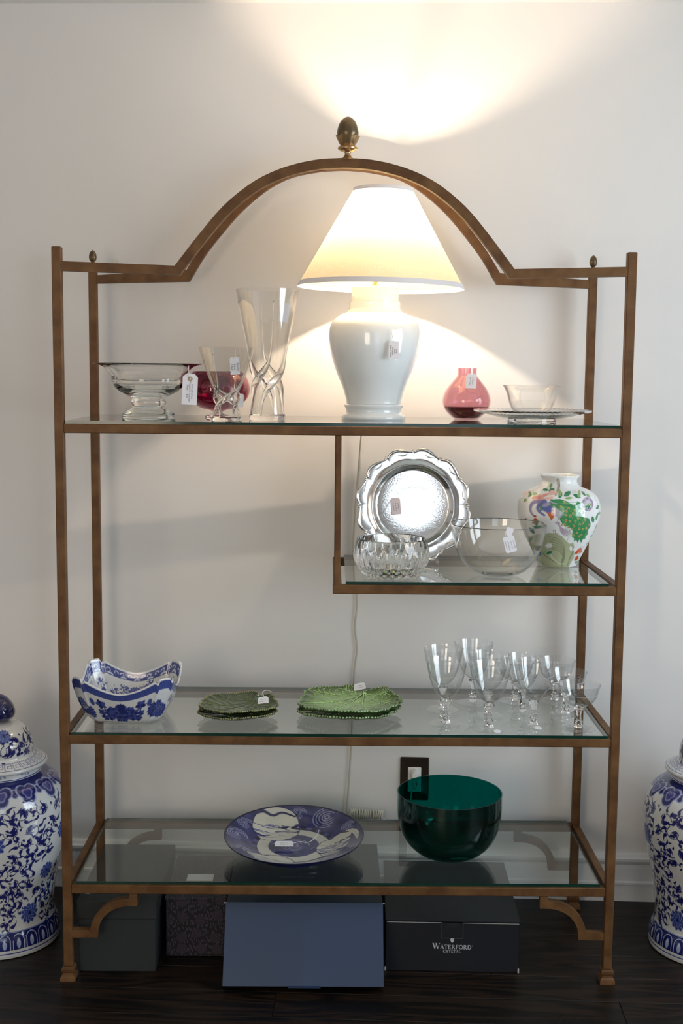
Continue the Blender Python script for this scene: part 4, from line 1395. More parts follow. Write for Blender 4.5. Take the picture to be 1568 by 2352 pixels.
# ------------------------------------------------------------------ leaf plates
def make_leaf(R, dark, mid, light, bead, hgt, stem_deg, seed):
    NU, NR = 880, 54
    th = np.linspace(0, 2 * PI, NU, endpoint=False)
    st_ = math.radians(stem_deg)
    da = (th - st_ + PI) % (2 * PI) - PI
    lobes = 0.026 * np.cos(5 * (da) ) + 0.018 * np.cos(7 * da + seed) + 0.05 * np.cos(da + PI)
    saw = np.abs(((th * 21 / (2 * PI) + 0.2 * np.sin(3 * th)) % 1.0) - 0.35) / 0.65
    r = R * (0.93 + lobes + 0.055 * (0.5 - saw)) * (1 - 0.34 * np.exp(-(da / 0.14) ** 2))
    q = np.linspace(0.0, 1, NR) ** 0.85
    q[0] = 0.004
    Vt = []
    for qq in q:
        z = hgt * qq ** 2.6 + (0.004 * np.cos(3 * da + seed) + 0.007 * np.exp(-((np.abs(da) - 0.42) / 0.25) ** 2)) * qq ** 4 * (R / 0.147)
        Vt.append(np.c_[r * qq * np.cos(th), r * qq * np.sin(th), z])
    Vt = np.vstack(Vt)
    qs = np.repeat(q, NU)
    pt = Paint(Vt[:, :2], mid)
    k = np.clip((qs - 0.42) / 0.38, 0, 1)[:, None]
    pt.C = np.array(light) * (1 - k) + np.array(mid) * k
    k = np.clip((qs - 0.72) / 0.25, 0, 1)[:, None]
    pt.C = pt.C * (1 - k) + np.array(dark) * k
    # mottled glaze
    nz = np.sin(Vt[:, 0] / R * 13 + seed) * np.sin(Vt[:, 1] / R * 11 + 2 * seed) * 0.12 + np.sin(Vt[:, 0] / R * 31 + 1) * np.sin(Vt[:, 1] / R * 27) * 0.06
    pt.C *= (1 + nz)[:, None]
    vein = tuple(min(1, a * 1.5 + 0.04) for a in light)
    s0 = np.array([math.cos(st_), math.sin(st_)]) * R * 0.56
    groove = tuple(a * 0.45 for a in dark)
    for m, off in enumerate((PI, PI * 0.74, PI * 1.26, PI * 0.45, PI * 1.55, PI * 0.2, PI * 1.8)):
        e = np.array([math.cos(st_ + off), math.sin(st_ + off)]) * R * (0.88 if m < 5 else 0.8)
        side = 1 if off < PI else -1
        midp = (s0 + e) / 2 + np.array([-e[1], e[0]]) * 0.06 * side
        p = cr([s0, midp, e], 16)
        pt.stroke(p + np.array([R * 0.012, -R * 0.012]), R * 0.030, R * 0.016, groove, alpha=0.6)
        pt.stroke(p, R * 0.022, R * 0.012, vein, h=0.0016)
        for kk in (4, 6, 8, 10, 12):
            for sg in (-1, 1):
                t = p[kk + 1] - p[kk]
                t /= np.linalg.norm(t)
                nrm = np.array([-t[1], t[0]]) * sg
                L_ = R * 0.17
                b = p[kk]
                curl = [b, b + t * L_ * 0.5 + nrm * L_ * 0.4, b + t * L_ * 0.75 + nrm * L_ * 0.95, b + t * L_ * 0.5 + nrm * L_ * 1.25]
                cpts = cr(curl, 10)
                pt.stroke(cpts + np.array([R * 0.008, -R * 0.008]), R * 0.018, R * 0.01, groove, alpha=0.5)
                pt.stroke(cpts, R * 0.014, R * 0.007, vein, h=0.0010, alpha=0.8)
    Vt[:, 2] += pt.H
    # beaded edge
    bd = 0.5 + 0.5 * np.sign(np.sin(th * 104))
    edge = qs > 0.962
    bt = np.tile(bd, NR)
    pt.C[edge] = np.where(bt[edge, None] > 0.5, np.array(bead), np.array(dark) * 0.7)
    Vt[edge, 2] += 0.0016 * (bt[edge] > 0.5)
    # underside
    Vb = Vt.copy().reshape(NR, NU, 3)[::-1].reshape(-1, 3)
    qb = np.repeat(q[::-1], NU)
    Vb[:, 2] = Vb[:, 2] - 0.0045 * (R / 0.147) ** 0.5
    foot = (qb > 0.42) & (qb < 0.52)
    zmin = Vb[:, 2].min() - 0.001
    Vb[foot, 2] = zmin
    V = np.vstack([Vt, Vb])
    V[:, 2] -= zmin
    C2 = np.tile(np.array(dark) * 0.8, (len(Vb), 1))
    bt2 = np.tile(bd, NR)
    e2 = qb > 0.962
    C2[e2] = np.where(bt2[e2, None] > 0.5, np.array(bead), np.array(dark) * 0.7)
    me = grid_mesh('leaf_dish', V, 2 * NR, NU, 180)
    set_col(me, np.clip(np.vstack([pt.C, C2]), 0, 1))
    return me
dk = make_leaf(0.113, (0.022, 0.048, 0.010), (0.040, 0.082, 0.014), (0.058, 0.098, 0.020), (0.30, 0.29, 0.11), 0.015, 52, 0.6)
lt = make_leaf(0.150, (0.055, 0.110, 0.020), (0.15, 0.27, 0.055), (0.36, 0.58, 0.20), (0.34, 0.50, 0.24), 0.016, 62, 2.0)
for me, loc, dz, l1, l2, g in ((dk, (-0.276, 0.180, G3 + 0.0005), 0.0165, 'dark green leaf plate lying underneath its twin, only its beaded edge showing', 'dark green leaf plate with beaded edge, on top of the smaller pair', 'dark green leaf plates'),
                               (lt, (0.029, 0.222, G3 + 0.0005), 0.0165, 'light green leaf plate lying underneath its twin, only its beaded edge showing', 'light green leaf plate with pale centre, on top of the larger pair', 'light green leaf plates')):
    for k, lab in ((0, l1), (1, l2)):
        o = obj('leaf_plate', me, M['leaf'], None, (loc[0] - 0.004 * (1 - k), loc[1] - 0.006 * (1 - k), loc[2] + dz * k), (0, 0, 0.05 * (1 - k)))
        tag(o, lab, 'plate', g)

# ------------------------------------------------------------------ stemware
def goblet_parts(tall):
    if tall:
        bowl = cr([(0.0075, 0.073), (0.015, 0.0765), (0.024, 0.084), (0.0335, 0.097), (0.041, 0.113), (0.0470, 0.132), (0.0520, 0.153), (0.0565, 0.1775)], 44)
        stem = [(0, 0.004), (0.0125, 0.0045), (0.0115, 0.0085), (0.0085, 0.013), (0.0085, 0.016), (0.0115, 0.020), (0.0120, 0.0225), (0.0085, 0.027), (0.0068, 0.036), (0.0070, 0.046), (0.0090, 0.055), (0.0130, 0.062), (0.0142, 0.066), (0.0120, 0.070), (0.0085, 0.0732), (0, 0.0745)]
    else:
        bowl = cr([(0.0085, 0.062), (0.020, 0.0645), (0.032, 0.071), (0.0415, 0.081), (0.0475, 0.093), (0.0515, 0.107), (0.0560, 0.1225)], 40)
        stem = [(0, 0.004), (0.0125, 0.0045), (0.0115, 0.0085), (0.0085, 0.012), (0.0085, 0.014), (0.0112, 0.018), (0.0116, 0.020), (0.0085, 0.024), (0.0068, 0.033), (0.0072, 0.043), (0.0100, 0.051), (0.0135, 0.056), (0.0125, 0.0595), (0.0090, 0.0622), (0, 0.0632)]
    th = 0.0011
    inn = [(max(r - th, 0.0006), z + (0.0016 if i < 6 else 0)) for i, (r, z) in enumerate(bowl)][::-1]
    bm_ = lathe('bowl', [(0, bowl[0][1])] + [tuple(q) for q in bowl] + inn + [(0, bowl[0][1] + 0.002)], 64, 60)
    sm_ = lathe('stem', stem, 8, 20)
    fm_ = lathe('foot', [(0, 0), (0.041, 0), (0.0435, 0.0006), (0.0435, 0.0014), (0.036, 0.0022), (0.024, 0.0030), (0.0135, 0.0043), (0, 0.0046)], 56, 50)
    zc = bowl[-1][1] * 0.80
    rc = float(np.interp(zc, bowl[:, 1], bowl[:, 0]))
    rg = tube('cut_line', [((rc + 0.0002) * math.cos(a), (rc + 0.0002) * math.sin(a), zc) for a in np.linspace(0, 2 * PI, 56, endpoint=False)], 0.00035, 5, 180, closed=True)
    return bm_, sm_, fm_, rg
protos = {}
for tall in (True, False):
    protos[tall] = goblet_parts(tall)
M['cutline'] = plain('frosted_cut', (0.6, 0.6, 0.58), 0.5)
gob = [  # x, y, tall, scale, label
    (0.286, 0.100, True, 1.0, 'tall wine goblet in the front row, nearest the light green plates'),
    (0.398, 0.056, True, 1.0, 'tall wine goblet in the front row with a round sticker on the centre of the shelf edge'),
    (0.522, 0.090, True, 1.0, 'tall wine goblet in the front row next to the short champagne glass'),
    (0.290, 0.243, True, 1.0, 'tall wine goblet directly behind the leftmost front goblet'),
    (0.410, 0.177, True, 1.0, 'tall wine goblet standing in the middle of the cluster'),
    (0.384, 0.318, True, 1.0, 'tall wine goblet at the very back of the cluster'),
    (0.512, 0.222, True, 0.91, 'medium wine goblet behind the front goblet by the champagne glass'),
    (0.508, 0.340, False, 1.0, 'short champagne glass at the back, left of the other champagne glasses'),
    (0.640, 0.066, False, 1.0, 'short champagne glass in the front row at the shelf end'),
    (0.632, 0.206, False, 1.0, 'short champagne glass in the middle of the row by the right post'),
    (0.627, 0.345, False, 1.0, 'short champagne glass at the back corner by the right post')]
gob[1] = gob[1][:4] + ('tall wine goblet with a round price sticker, foremost of the goblets',)
for i, (x, y, tall, sc, lab) in enumerate(gob):
    o = empty('wine_goblet' if tall else 'champagne_glass', (x, y, G3 + 0.0002), (0, 0, i * 0.7))
    o.scale = (sc, sc, sc)
    tag(o, lab, 'glass', 'stemware on the shelf' if tall else 'short champagne glasses on the shelf')
    bm_, sm_, fm_, rg = protos[tall]
    obj('bowl', bm_, M['goblet'], o)
    obj('stem', sm_, M['crystal'], o)
    obj('foot', fm_, M['goblet_foot'], o)
    obj('cut_line', rg, M['cutline'], o)

# ------------------------------------------------------------------ lowest shelf: charger and teal bowl
def make_charger(R):
    NU, NR = 520, 200
    th = np.linspace(0, 2 * PI, NU, endpoint=False)
    prof = cr([(0.004, 0.012), (0.25, 0.012), (0.50, 0.0125), (0.56, 0.0145), (0.66, 0.0225), (0.80, 0.0355), (0.92, 0.0455), (0.985, 0.0510), (1.0, 0.0510)], NR)
    Vt = np.vstack([np.c_[R * q * np.cos(th), R * q * np.sin(th), np.full(NU, z)] for q, z in prof])
    pt = Paint(Vt[:, :2] / R, (0.055, 0.060, 0.20))
    P_ = pt.P
    rr = np.hypot(*P_.T)
    # washy cobalt ground
    w = 0.5 + 0.25 * np.sin(P_[:, 0] * 19 + 3 * np.sin(P_[:, 1] * 7)) + 0.25 * np.sin(P_[:, 1] * 23 + 2 * np.sin(P_[:, 0] * 9))
    pt.C = np.array((0.018, 0.021, 0.10)) * (1 - w[:, None]) + np.array((0.055, 0.06, 0.19)) * w[:, None]
    CR = (0.62, 0.60, 0.52)
    LN = (0.30, 0.31, 0.50)
    # well: cream ring and dark saw band
    sel = (rr > 0.50) & (rr < 0.60)
    ang = np.arctan2(P_[:, 1], P_[:, 0])
    saw = np.sin(ang * 22) > 0
    pt.C[sel] = np.where(saw[sel, None] & (rr[sel, None] > 0.535), np.array((0.075, 0.08, 0.24)), np.array((0.012, 0.012, 0.04)))
    sel = (rr > 0.365) & (rr < 0.53)
    pt.C[sel] = CR
    def spiral(x, y, S, n=4):
        for k in range(n):
            r = S * (1 - k / n * 0.85)
            a = np.linspace(0.3 * k, 0.3 * k + 5.0, 22)
            pt.stroke(np.c_[x + r * np.cos(a), y + r * np.sin(a) * 0.9], S * 0.10, S * 0.07, LN, alpha=0.85)
        for k in range(12):
            a = k * PI / 6
            pt.ellipse((x + S * 0.16 * math.cos(a), y + S * 0.16 * math.sin(a)), S * 0.07, S * 0.04, a, LN)
    spiral(0.02, 0.02, 0.20); pt.stroke([(-0.3, 0.05), (-0.25, 0.12), (-0.18, 0.1)], 0.015, 0.01, LN); pt.stroke([(0.25, -0.1), (0.3, -0.02)], 0.015, 0.01, LN)
    for (x, y, S) in ((0.47, 0.69, 0.21), (-0.83, 0.10, 0.16), (0.10, -0.80, 0.15), (0.80, 0.36, 0.12), (-0.70, -0.32, 0.11), (-0.72, 0.45, 0.12), (0.05, 0.83, 0.11), (0.62, -0.60, 0.14)):
        spiral(x, y, S)
    for k in range(40):
        a = random.random() * 2 * PI
        r = random.uniform(0.64, 0.94)
        pt.ellipse((r * math.cos(a), r * math.sin(a)), 0.03, 0.018, a, (0.025, 0.028, 0.12), 0.3, 0.8)
    def cart(outline, ops):
        poly = cr(outline, 60, closed=True)
        pt.stroke(np.vstack([poly, poly[:1]]), 0.028, 0.028, (0.02, 0.02, 0.09))
        pt.poly(poly, CR)
        # keep strokes inside the outline
        X, Y = P_.T
        ins = np.zeros(len(P_), bool)
        for k in range(len(poly)):
            (xa, ya), (xb, yb) = poly[k - 1], poly[k]
            if ya == yb: continue
            ins ^= ((Y < ya) != (Y < yb)) & (X < (xb - xa) * (Y - ya) / (yb - ya) + xa)
        pt.clip = ins
        ops()
        pt.clip = None
    INK = (0.012, 0.012, 0.05)
    WASH = (0.10, 0.11, 0.30)
    def landscape(cx, cyy, W_):
        def f():
            rl = random.Random(int(cx * 100) + 5)
            for k in range(16):      # streaks of water and shore
                y = cyy - 0.24 + 0.022 * k
                x0 = cx + rl.uniform(-0.42, 0.10) * W_
                pt.stroke(cr([(x0, y), (x0 + 0.12 * W_, y + rl.uniform(-0.015, 0.02)), (x0 + rl.uniform(0.2, 0.4) * W_, y + rl.uniform(-0.02, 0.03))], 8), rl.uniform(0.012, 0.035), 0.006, WASH if k % 3 else (0.03, 0.03, 0.14), alpha=0.75)
            for k in range(11):      # rocks and pines on the right-hand shore
                x = cx + rl.uniform(0.08, 0.34) * W_
                y = cyy + rl.uniform(-0.22, 0.12)
                pt.ellipse((x, y), rl.uniform(0.025, 0.06), rl.uniform(0.015, 0.03), rl.uniform(-0.5, 0.5), INK if k % 2 else (0.03, 0.035, 0.16), 0.3)
            pt.stroke(cr([(cx - 0.36 * W_, cyy + 0.22), (cx - 0.22 * W_, cyy + 0.30), (cx - 0.08 * W_, cyy + 0.25), (cx + 0.06 * W_, cyy + 0.33), (cx + 0.25 * W_, cyy + 0.27)], 16), 0.075, 0.03, (0.02, 0.02, 0.10))
            pt.stroke(cr([(cx - 0.40 * W_, cyy - 0.14), (cx - 0.25 * W_, cyy - 0.20), (cx - 0.1 * W_, cyy - 0.16)], 10), 0.07, 0.02, (0.03, 0.035, 0.16))
            br = cr([(cx + 0.22 * W_, cyy - 0.02), (cx + 0.05 * W_, cyy + 0.05), (cx - 0.12 * W_, cyy + 0.02)], 10)
            pt.stroke(br, 0.016, 0.008, INK)
            for k in (3, 5, 7, 9): pt.stroke([br[k], br[k] + (-0.03, 0.05 if k % 4 == 3 else -0.035)], 0.010, 0.005, INK)
            pt.ellipse((cx + 0.17 * W_, cyy - 0.13), 0.05, 0.035, 0.3, CR, 0.2)
        return f
    cart([(-0.62, 0.48), (-0.58, 0.70), (-0.44, 0.86), (-0.24, 0.92), (-0.06, 0.86), (0.03, 0.72), (0.06, 0.52), (0.02, 0.34), (-0.10, 0.22), (-0.28, 0.17), (-0.46, 0.21), (-0.58, 0.33)], landscape(-0.26, 0.50, 1.0))
    cart([(0.33, -0.06), (0.42, 0.13), (0.62, 0.24), (0.84, 0.26), (0.93, 0.10), (0.90, -0.10), (0.86, 0.06), (0.82, 0.14), (0.78, -0.10), (0.64, -0.36), (0.46, -0.36), (0.35, -0.22)], landscape(0.58, -0.05, 0.8))
    cart([(-0.64, -0.38), (-0.45, -0.32), (-0.20, -0.34), (0.0, -0.50), (0.0, -0.72), (-0.14, -0.86), (-0.38, -0.78), (-0.56, -0.60)], landscape(-0.30, -0.56, 0.8))
    sel = rr > 0.965
    pt.C[sel] = (0.010, 0.010, 0.055)
    # underside
    ub = [(0.99, 0.0465), (0.90, 0.038), (0.75, 0.024), (0.60, 0.010), (0.585, 0.0005), (0.565, 0.0), (0.55, 0.008), (0.01, 0.008)]
    Vb = np.vstack([np.c_[R * q * np.cos(th), R * q * np.sin(th), np.full(NU, z)] for q, z in ub])
    me = grid_mesh('charger_dish', np.vstack([Vt, Vb]), NR + len(ub), NU, 60)
    set_col(me, np.clip(np.vstack([pt.C, np.tile(np.array((0.012, 0.014, 0.075)), (len(Vb), 1))]), 0, 1))
    return me
o = obj('charger_plate', make_charger(0.1985), M['porcelain'], None, (-0.127, 0.220, G4 + 0.0062), (math.radians(3.0), 0, 0))
tag(o, 'large cobalt blue charger plate painted with three landscape panels', 'plate')


s = 1.2426e-3
o = empty('teal_bowl', (0.3115, 0.205, G4 + 0.0003))
tag(o, 'deep emerald teal glass bowl standing before the wall outlet', 'bowl')
pr = [(38, 0), (56, 4), (75, 14), (92, 29), (104, 46), (112, 66), (116.5, 88), (118.5, 110), (118.5, 149)]
c = cr([(r * s, h * s) for r, h in pr], 60)
obj('teal_wall', lathe('teal_wall', shell(c, 0.0034, 0.006), 112, 60), M['teal'], o)

# ------------------------------------------------------------------ lettering helpers
def text_mesh(body, size, shear=0.0, align='CENTER', spacing=1.0):
    cu = bpy.data.curves.new('writing', 'FONT')
    cu.body = body
    cu.size = size
    cu.shear = shear
    cu.align_x = align
    cu.align_y = 'CENTER'
    cu.space_line = spacing
    cu.resolution_u = 2
    t = bpy.data.objects.new('writing', cu)
    me = bpy.data.meshes.new_from_object(t)
    bpy.data.objects.remove(t)
    bpy.data.curves.remove(cu)
    return me

TK, TN = 0.15, 0.055     # thick and thin strokes of the serif capitals, in cap heights
def glyph(ch):
    """serif capital built from strokes; returns (width, list of quads)"""
    Q = []
    def ln(x0, y0, x1, y1, w):
        dx, dy = x1 - x0, y1 - y0
        L = math.hypot(dx, dy)
        nx, ny = -dy / L * w / 2, dx / L * w / 2
        Q.append([(x0 + nx, y0 + ny), (x0 - nx, y0 - ny), (x1 - nx, y1 - ny), (x1 + nx, y1 + ny)])
    def serif(x, y, w=0.26): ln(x - w / 2, y, x + w / 2, y, 0.05)
    def bow(cx, cyy, rx, ry, a0, a1, wt=TK, n=14):
        for k in range(n):
            ta, tb = a0 + (a1 - a0) * k / n, a0 + (a1 - a0) * (k + 1) / n
            wa = TN + (wt - TN) * abs(math.cos(ta)); wb = TN + (wt - TN) * abs(math.cos(tb))
            Q.append([((rx + wa / 2) * math.cos(ta) + cx, (ry + wa / 2) * math.sin(ta) + cyy), ((rx - wa / 2) * math.cos(ta) + cx, (ry - wa / 2) * math.sin(ta) + cyy),
                      ((rx - wb / 2) * math.cos(tb) + cx, (ry - wb / 2) * math.sin(tb) + cyy), ((rx + wb / 2) * math.cos(tb) + cx, (ry + wb / 2) * math.sin(tb) + cyy)])
    if ch == 'W':
        ln(0.08, 1, 0.38, 0, TK); ln(0.38, 0, 0.62, 1, TN); ln(0.56, 1, 0.86, 0, TK); ln(0.86, 0, 1.12, 1, TN)
        serif(0.08, 0.975); serif(0.6, 0.975); serif(1.12, 0.975, 0.22); w = 1.2
    elif ch == 'A':
        ln(0.10, 0, 0.42, 1, TN); ln(0.40, 1, 0.74, 0, TK); ln(0.2, 0.34, 0.62, 0.34, TN); serif(0.1, 0.025, 0.22); serif(0.74, 0.025); w = 0.86
    elif ch == 'T':
        ln(0.38, 0, 0.38, 1, TK); ln(0.04, 0.97, 0.72, 0.97, TN); ln(0.06, 0.97, 0.05, 0.78, TN); ln(0.70, 0.97, 0.71, 0.78, TN); serif(0.38, 0.025, 0.32); w = 0.76
    elif ch == 'E':
        ln(0.16, 0, 0.16, 1, TK); ln(0.08, 0.97, 0.62, 0.97, TN); ln(0.08, 0.03, 0.66, 0.03, TN); ln(0.16, 0.52, 0.5, 0.52, TN); ln(0.61, 0.97, 0.61, 0.8, TN); ln(0.65, 0.03, 0.67, 0.22, TN); ln(0.5, 0.42, 0.5, 0.62, TN); w = 0.74
    elif ch == 'F':
        ln(0.16, 0, 0.16, 1, TK); ln(0.08, 0.97, 0.62, 0.97, TN); ln(0.16, 0.52, 0.5, 0.52, TN); ln(0.61, 0.97, 0.61, 0.8, TN); ln(0.5, 0.42, 0.5, 0.62, TN); serif(0.16, 0.025, 0.3); w = 0.68
    elif ch == 'R':
        ln(0.16, 0, 0.16, 1, TK); bow(0.36, 0.74, 0.22, 0.235, -PI / 2, PI / 2); ln(0.1, 0.97, 0.38, 0.97, TN); ln(0.16, 0.5, 0.4, 0.5, TN); ln(0.36, 0.5, 0.72, 0.0, TK); serif(0.16, 0.025, 0.3); serif(0.76, 0.025, 0.16); w = 0.84
    elif ch == 'O':
        bow(0.46, 0.5, 0.37, 0.475, 0, 2 * PI, n=28); w = 0.94
    elif ch == 'D':
        ln(0.16, 0, 0.16, 1, TK); bow(0.36, 0.5, 0.42, 0.472, -PI / 2, PI / 2, n=18); ln(0.08, 0.97, 0.38, 0.97, TN); ln(0.08, 0.03, 0.38, 0.03, TN); w = 0.92
    elif ch == 'C':
        bow(0.46, 0.5, 0.37, 0.475, 0.75, 2 * PI - 0.75, n=22); ln(0.74, 0.68, 0.74, 0.95, TN); w = 0.84
    elif ch == 'Y':
        ln(0.06, 1, 0.38, 0.48, TK); ln(0.38, 0.48, 0.68, 1, TN); ln(0.38, 0, 0.38, 0.5, TK); serif(0.06, 0.975); serif(0.68, 0.975, 0.22); serif(0.38, 0.025, 0.3); w = 0.74
    elif ch == 'S':
        bow(0.30, 0.735, 0.20, 0.22, 0.5, PI * 1.5, wt=0.09); bow(0.30, 0.255, 0.22, 0.23, -PI * 0.85, PI / 2, wt=0.14); ln(0.5, 0.76, 0.5, 0.95, TN); ln(0.07, 0.05, 0.07, 0.26, TN); w = 0.6
    elif ch == 'L':
        ln(0.16, 0, 0.16, 1, TK); ln(0.08, 0.03, 0.62, 0.03, TN); ln(0.61, 0.03, 0.64, 0.24, TN); serif(0.16, 0.975, 0.28); w = 0.68
    else:
        w = 0.4
    return w, Q

def serif_line(chars, cap, first=None, gap=0.06):
    """flat quads in the x-z plane, centred on x = 0"""
    V, F = [], []
    x = 0
    for i, ch in enumerate(chars):
        h = first if (i == 0 and first) else cap
        w, Q = glyph(ch)
        for q in Q:
            o = len(V)
            V += [(x + p[0] * h, 0, p[1] * h) for p in q]
            F.append((o, o + 1, o + 2, o + 3))
        x += (w + gap) * h
    V = [(p[0] - x / 2, 0, p[2]) for p in V]
    return V, F

# ------------------------------------------------------------------ boxes on the floor
def pattern_mat():
    m, nt, N, L, b = new_mat('purple_floral_paper')
    tc = N.new('ShaderNodeTexCoord')
    sp = N.new('ShaderNodeSeparateXYZ'); L.new(tc.outputs['Object'], sp.inputs[0])
    ad = N.new('ShaderNodeMath'); ad.operation = 'ADD'
    L.new(sp.outputs['Y'], ad.inputs[0]); L.new(sp.outputs['Z'], ad.inputs[1])
    cb = N.new('ShaderNodeCombineXYZ'); L.new(sp.outputs['X'], cb.inputs['X']); L.new(ad.outputs[0], cb.inputs['Y'])
    v1 = N.new('ShaderNodeTexVoronoi'); v1.inputs['Scale'].default_value = 21; v1.inputs['Randomness'].default_value = 0.45
    v1.voronoi_dimensions = '2D'
    L.new(cb.outputs[0], v1.inputs['Vector'])
    r1 = N.new('ShaderNodeValToRGB')
    r1.color_ramp.elements[0].position = 0.30; r1.color_ramp.elements[0].color = (1, 1, 1, 1)
    r1.color_ramp.elements[1].position = 0.315; r1.color_ramp.elements[1].color = (0, 0, 0, 1)
    L.new(v1.outputs['Distance'], r1.inputs['Fac'])
    v2 = N.new('ShaderNodeTexVoronoi'); v2.inputs['Scale'].default_value = 130; v2.voronoi_dimensions = '2D'; v2.feature = 'DISTANCE_TO_EDGE'
    L.new(cb.outputs[0], v2.inputs['Vector'])
    mp = N.new('ShaderNodeMapping'); mp.inputs['Scale'].default_value = (1.0, 0.5, 1); mp.inputs['Rotation'].default_value = (0, 0, 0.5)
    L.new(cb.outputs[0], mp.inputs['Vector'])
    v3 = N.new('ShaderNodeTexVoronoi'); v3.inputs['Scale'].default_value = 150; v3.voronoi_dimensions = '2D'
    L.new(mp.outputs[0], v3.inputs['Vector'])
    r3 = N.new('ShaderNodeValToRGB')
    r3.color_ramp.elements[0].position = 0.26; r3.color_ramp.elements[0].color = (1, 1, 1, 1)
    r3.color_ramp.elements[1].position = 0.32; r3.color_ramp.elements[1].color = (0, 0, 0, 1)
    L.new(v3.outputs['Distance'], r3.inputs['Fac'])
    r2 = N.new('ShaderNodeValToRGB')
    r2.color_ramp.elements[0].position = 0.0; r2.color_ramp.elements[0].color = (0.018, 0.011, 0.022, 1)
    r2.color_ramp.elements[1].position = 0.2; r2.color_ramp.elements[1].color = (0.042, 0.027, 0.046, 1)
    L.new(v2.outputs['Distance'], r2.inputs['Fac'])
    leafm = N.new('ShaderNodeMix'); leafm.data_type = 'RGBA'
    leafm.inputs['A'].default_value = (0.007, 0.004, 0.010, 1); leafm.inputs['B'].default_value = (0.055, 0.045, 0.066, 1)
    L.new(r3.outputs['Color'], leafm.inputs['Factor'])
    mx = N.new('ShaderNodeMix'); mx.data_type = 'RGBA'
    L.new(r1.outputs['Color'], mx.inputs['Factor'])
    L.new(leafm.outputs['Result'], mx.inputs['A']); L.new(r2.outputs['Color'], mx.inputs['B'])
    L.new(mx.outputs['Result'], b.inputs['Base Color'])
    b.inputs['Roughness'].default_value = 0.6
    return m
M['floral'] = pattern_mat()
M['greybox'] = plain('grey_green_card', (0.016, 0.019, 0.0205), 0.7, bump=(300, 0.1))
M['bluebox'] = plain('slate_blue_card', (0.016, 0.034, 0.076), 0.42, vary=(3, (0.019, 0.042, 0.098)))
M['navybox'] = plain('dark_blue_card', (0.010, 0.019, 0.031), 0.5)
M['darkbox'] = plain('charcoal_card', (0.0075, 0.008, 0.012), 0.45, vary=(4, (0.0095, 0.0105, 0.015)))
M['edge'] = plain('scuffed_card_edge', (0.45, 0.44, 0.42), 0.7)
M['print'] = plain('pale_print', (0.55, 0.55, 0.58), 0.5)
M['faint'] = plain('faint_print', (0.10, 0.13, 0.16), 0.4)

o = empty('grey_box', (-0.602, 0.25, 0), (0, 0, 0))
tag(o, 'plain grey card box with a lift-off lid at the left end of the row', 'box')
box('box_base', -0.1035, 0.1035, -0.199, 0.199, 0.0005, 0.156, M['greybox'], o, 0.001)
ld = box('lid', -0.108, 0.108, -0.204, 0.204, 0.152, 0.200, M['greybox'], o, 0.0015)
box('price_sticker', -0.094, -0.082, -0.152, -0.142, 0.2001, 0.2004, M['tag'], o)

o = empty('floral_box', (-0.3975, 0.288, 0))
tag(o, 'dark purple box with floral print between the grey and blue boxes', 'box')
box('box_base', -0.083, 0.083, -0.148, 0.148, 0.0005, 0.168, M['floral'], o, 0.001)
box('lid', -0.0865, 0.0865, -0.1515, 0.1515, 0.1655, 0.172, M['floral'], o, 0.001)
box('paper_label', -0.040, 0.036, -0.035, 0.012, 0.1721, 0.1725, M['tag'], o)

bx_loc = (-0.0925, 0.255, 0)
o = empty('blue_box', bx_loc)
tag(o, 'slate blue box with its front flap slanting down to the floor', 'box')
box('box_base', -0.2115, 0.2115, -0.205, 0.215, 0.0005, 0.199, M['navybox'], o, 0.0012)
fx = 0.2125
fa, fb = Vector((0, -0.207, 0.2005)), Vector((0, -0.318, 0.019))
dr = (fb - fa).normalized()
nr = Vector((0, dr.z, -dr.y)) if dr.z < 0 else Vector((0, -dr.z, dr.y))
if nr.y > 0: nr = -nr
V = []
for q, off in ((fa, 0), (fb, 0), (fb + dr * 0.0, 0.005), (fa, 0.005)):
    V += [(-fx, q.y + nr.y * off, q.z + nr.z * off), (fx, q.y + nr.y * off, q.z + nr.z * off)]
flap = obj('front_flap', fix_normals(mk('front_flap', V, [(0, 1, 3, 2), (2, 3, 5, 4), (4, 5, 7, 6), (6, 7, 1, 0), (0, 2, 4, 6), (1, 7, 5, 3)])), M['bluebox'], o)
# turned-in lip along the flap's lower edge with its tuck tab
V = [(-fx, fb.y, fb.z), (fx, fb.y, fb.z), (fx, fb.y + 0.030, 0.002), (-fx, fb.y + 0.030, 0.002), (-fx, fb.y + 0.002, fb.z + 0.003), (fx, fb.y + 0.002, fb.z + 0.003), (fx, fb.y + 0.034, 0.004), (-fx, fb.y + 0.034, 0.004)]
obj('lip', fix_normals(mk('lip', V, [(0, 1, 2, 3), (7, 6, 5, 4), (0, 4, 5, 1), (1, 5, 6, 2), (2, 6, 7, 3), (3, 7, 4, 0)])), M['navybox'], o)
box('tuck_tab', -0.040, 0.046, fb.y - 0.0045, fb.y - 0.0035, fb.z - 0.002, fb.z + 0.004, M['bluebox'], o)
for sx in (-1, 1):
    box('scuffed_corner', sx * fx - 0.005, sx * fx + 0.005, -0.2115, -0.2065, 0.1990, 0.2022, M['edge'], o, 0.001)
v, f = serif_line('WATERFORD', 0.011, 0.015)
me = mk('print', [(-p[0], -p[2], 0) for p in v], f)
obj('print', me, M['faint'], o, (-0.025, -0.030, 0.1996))

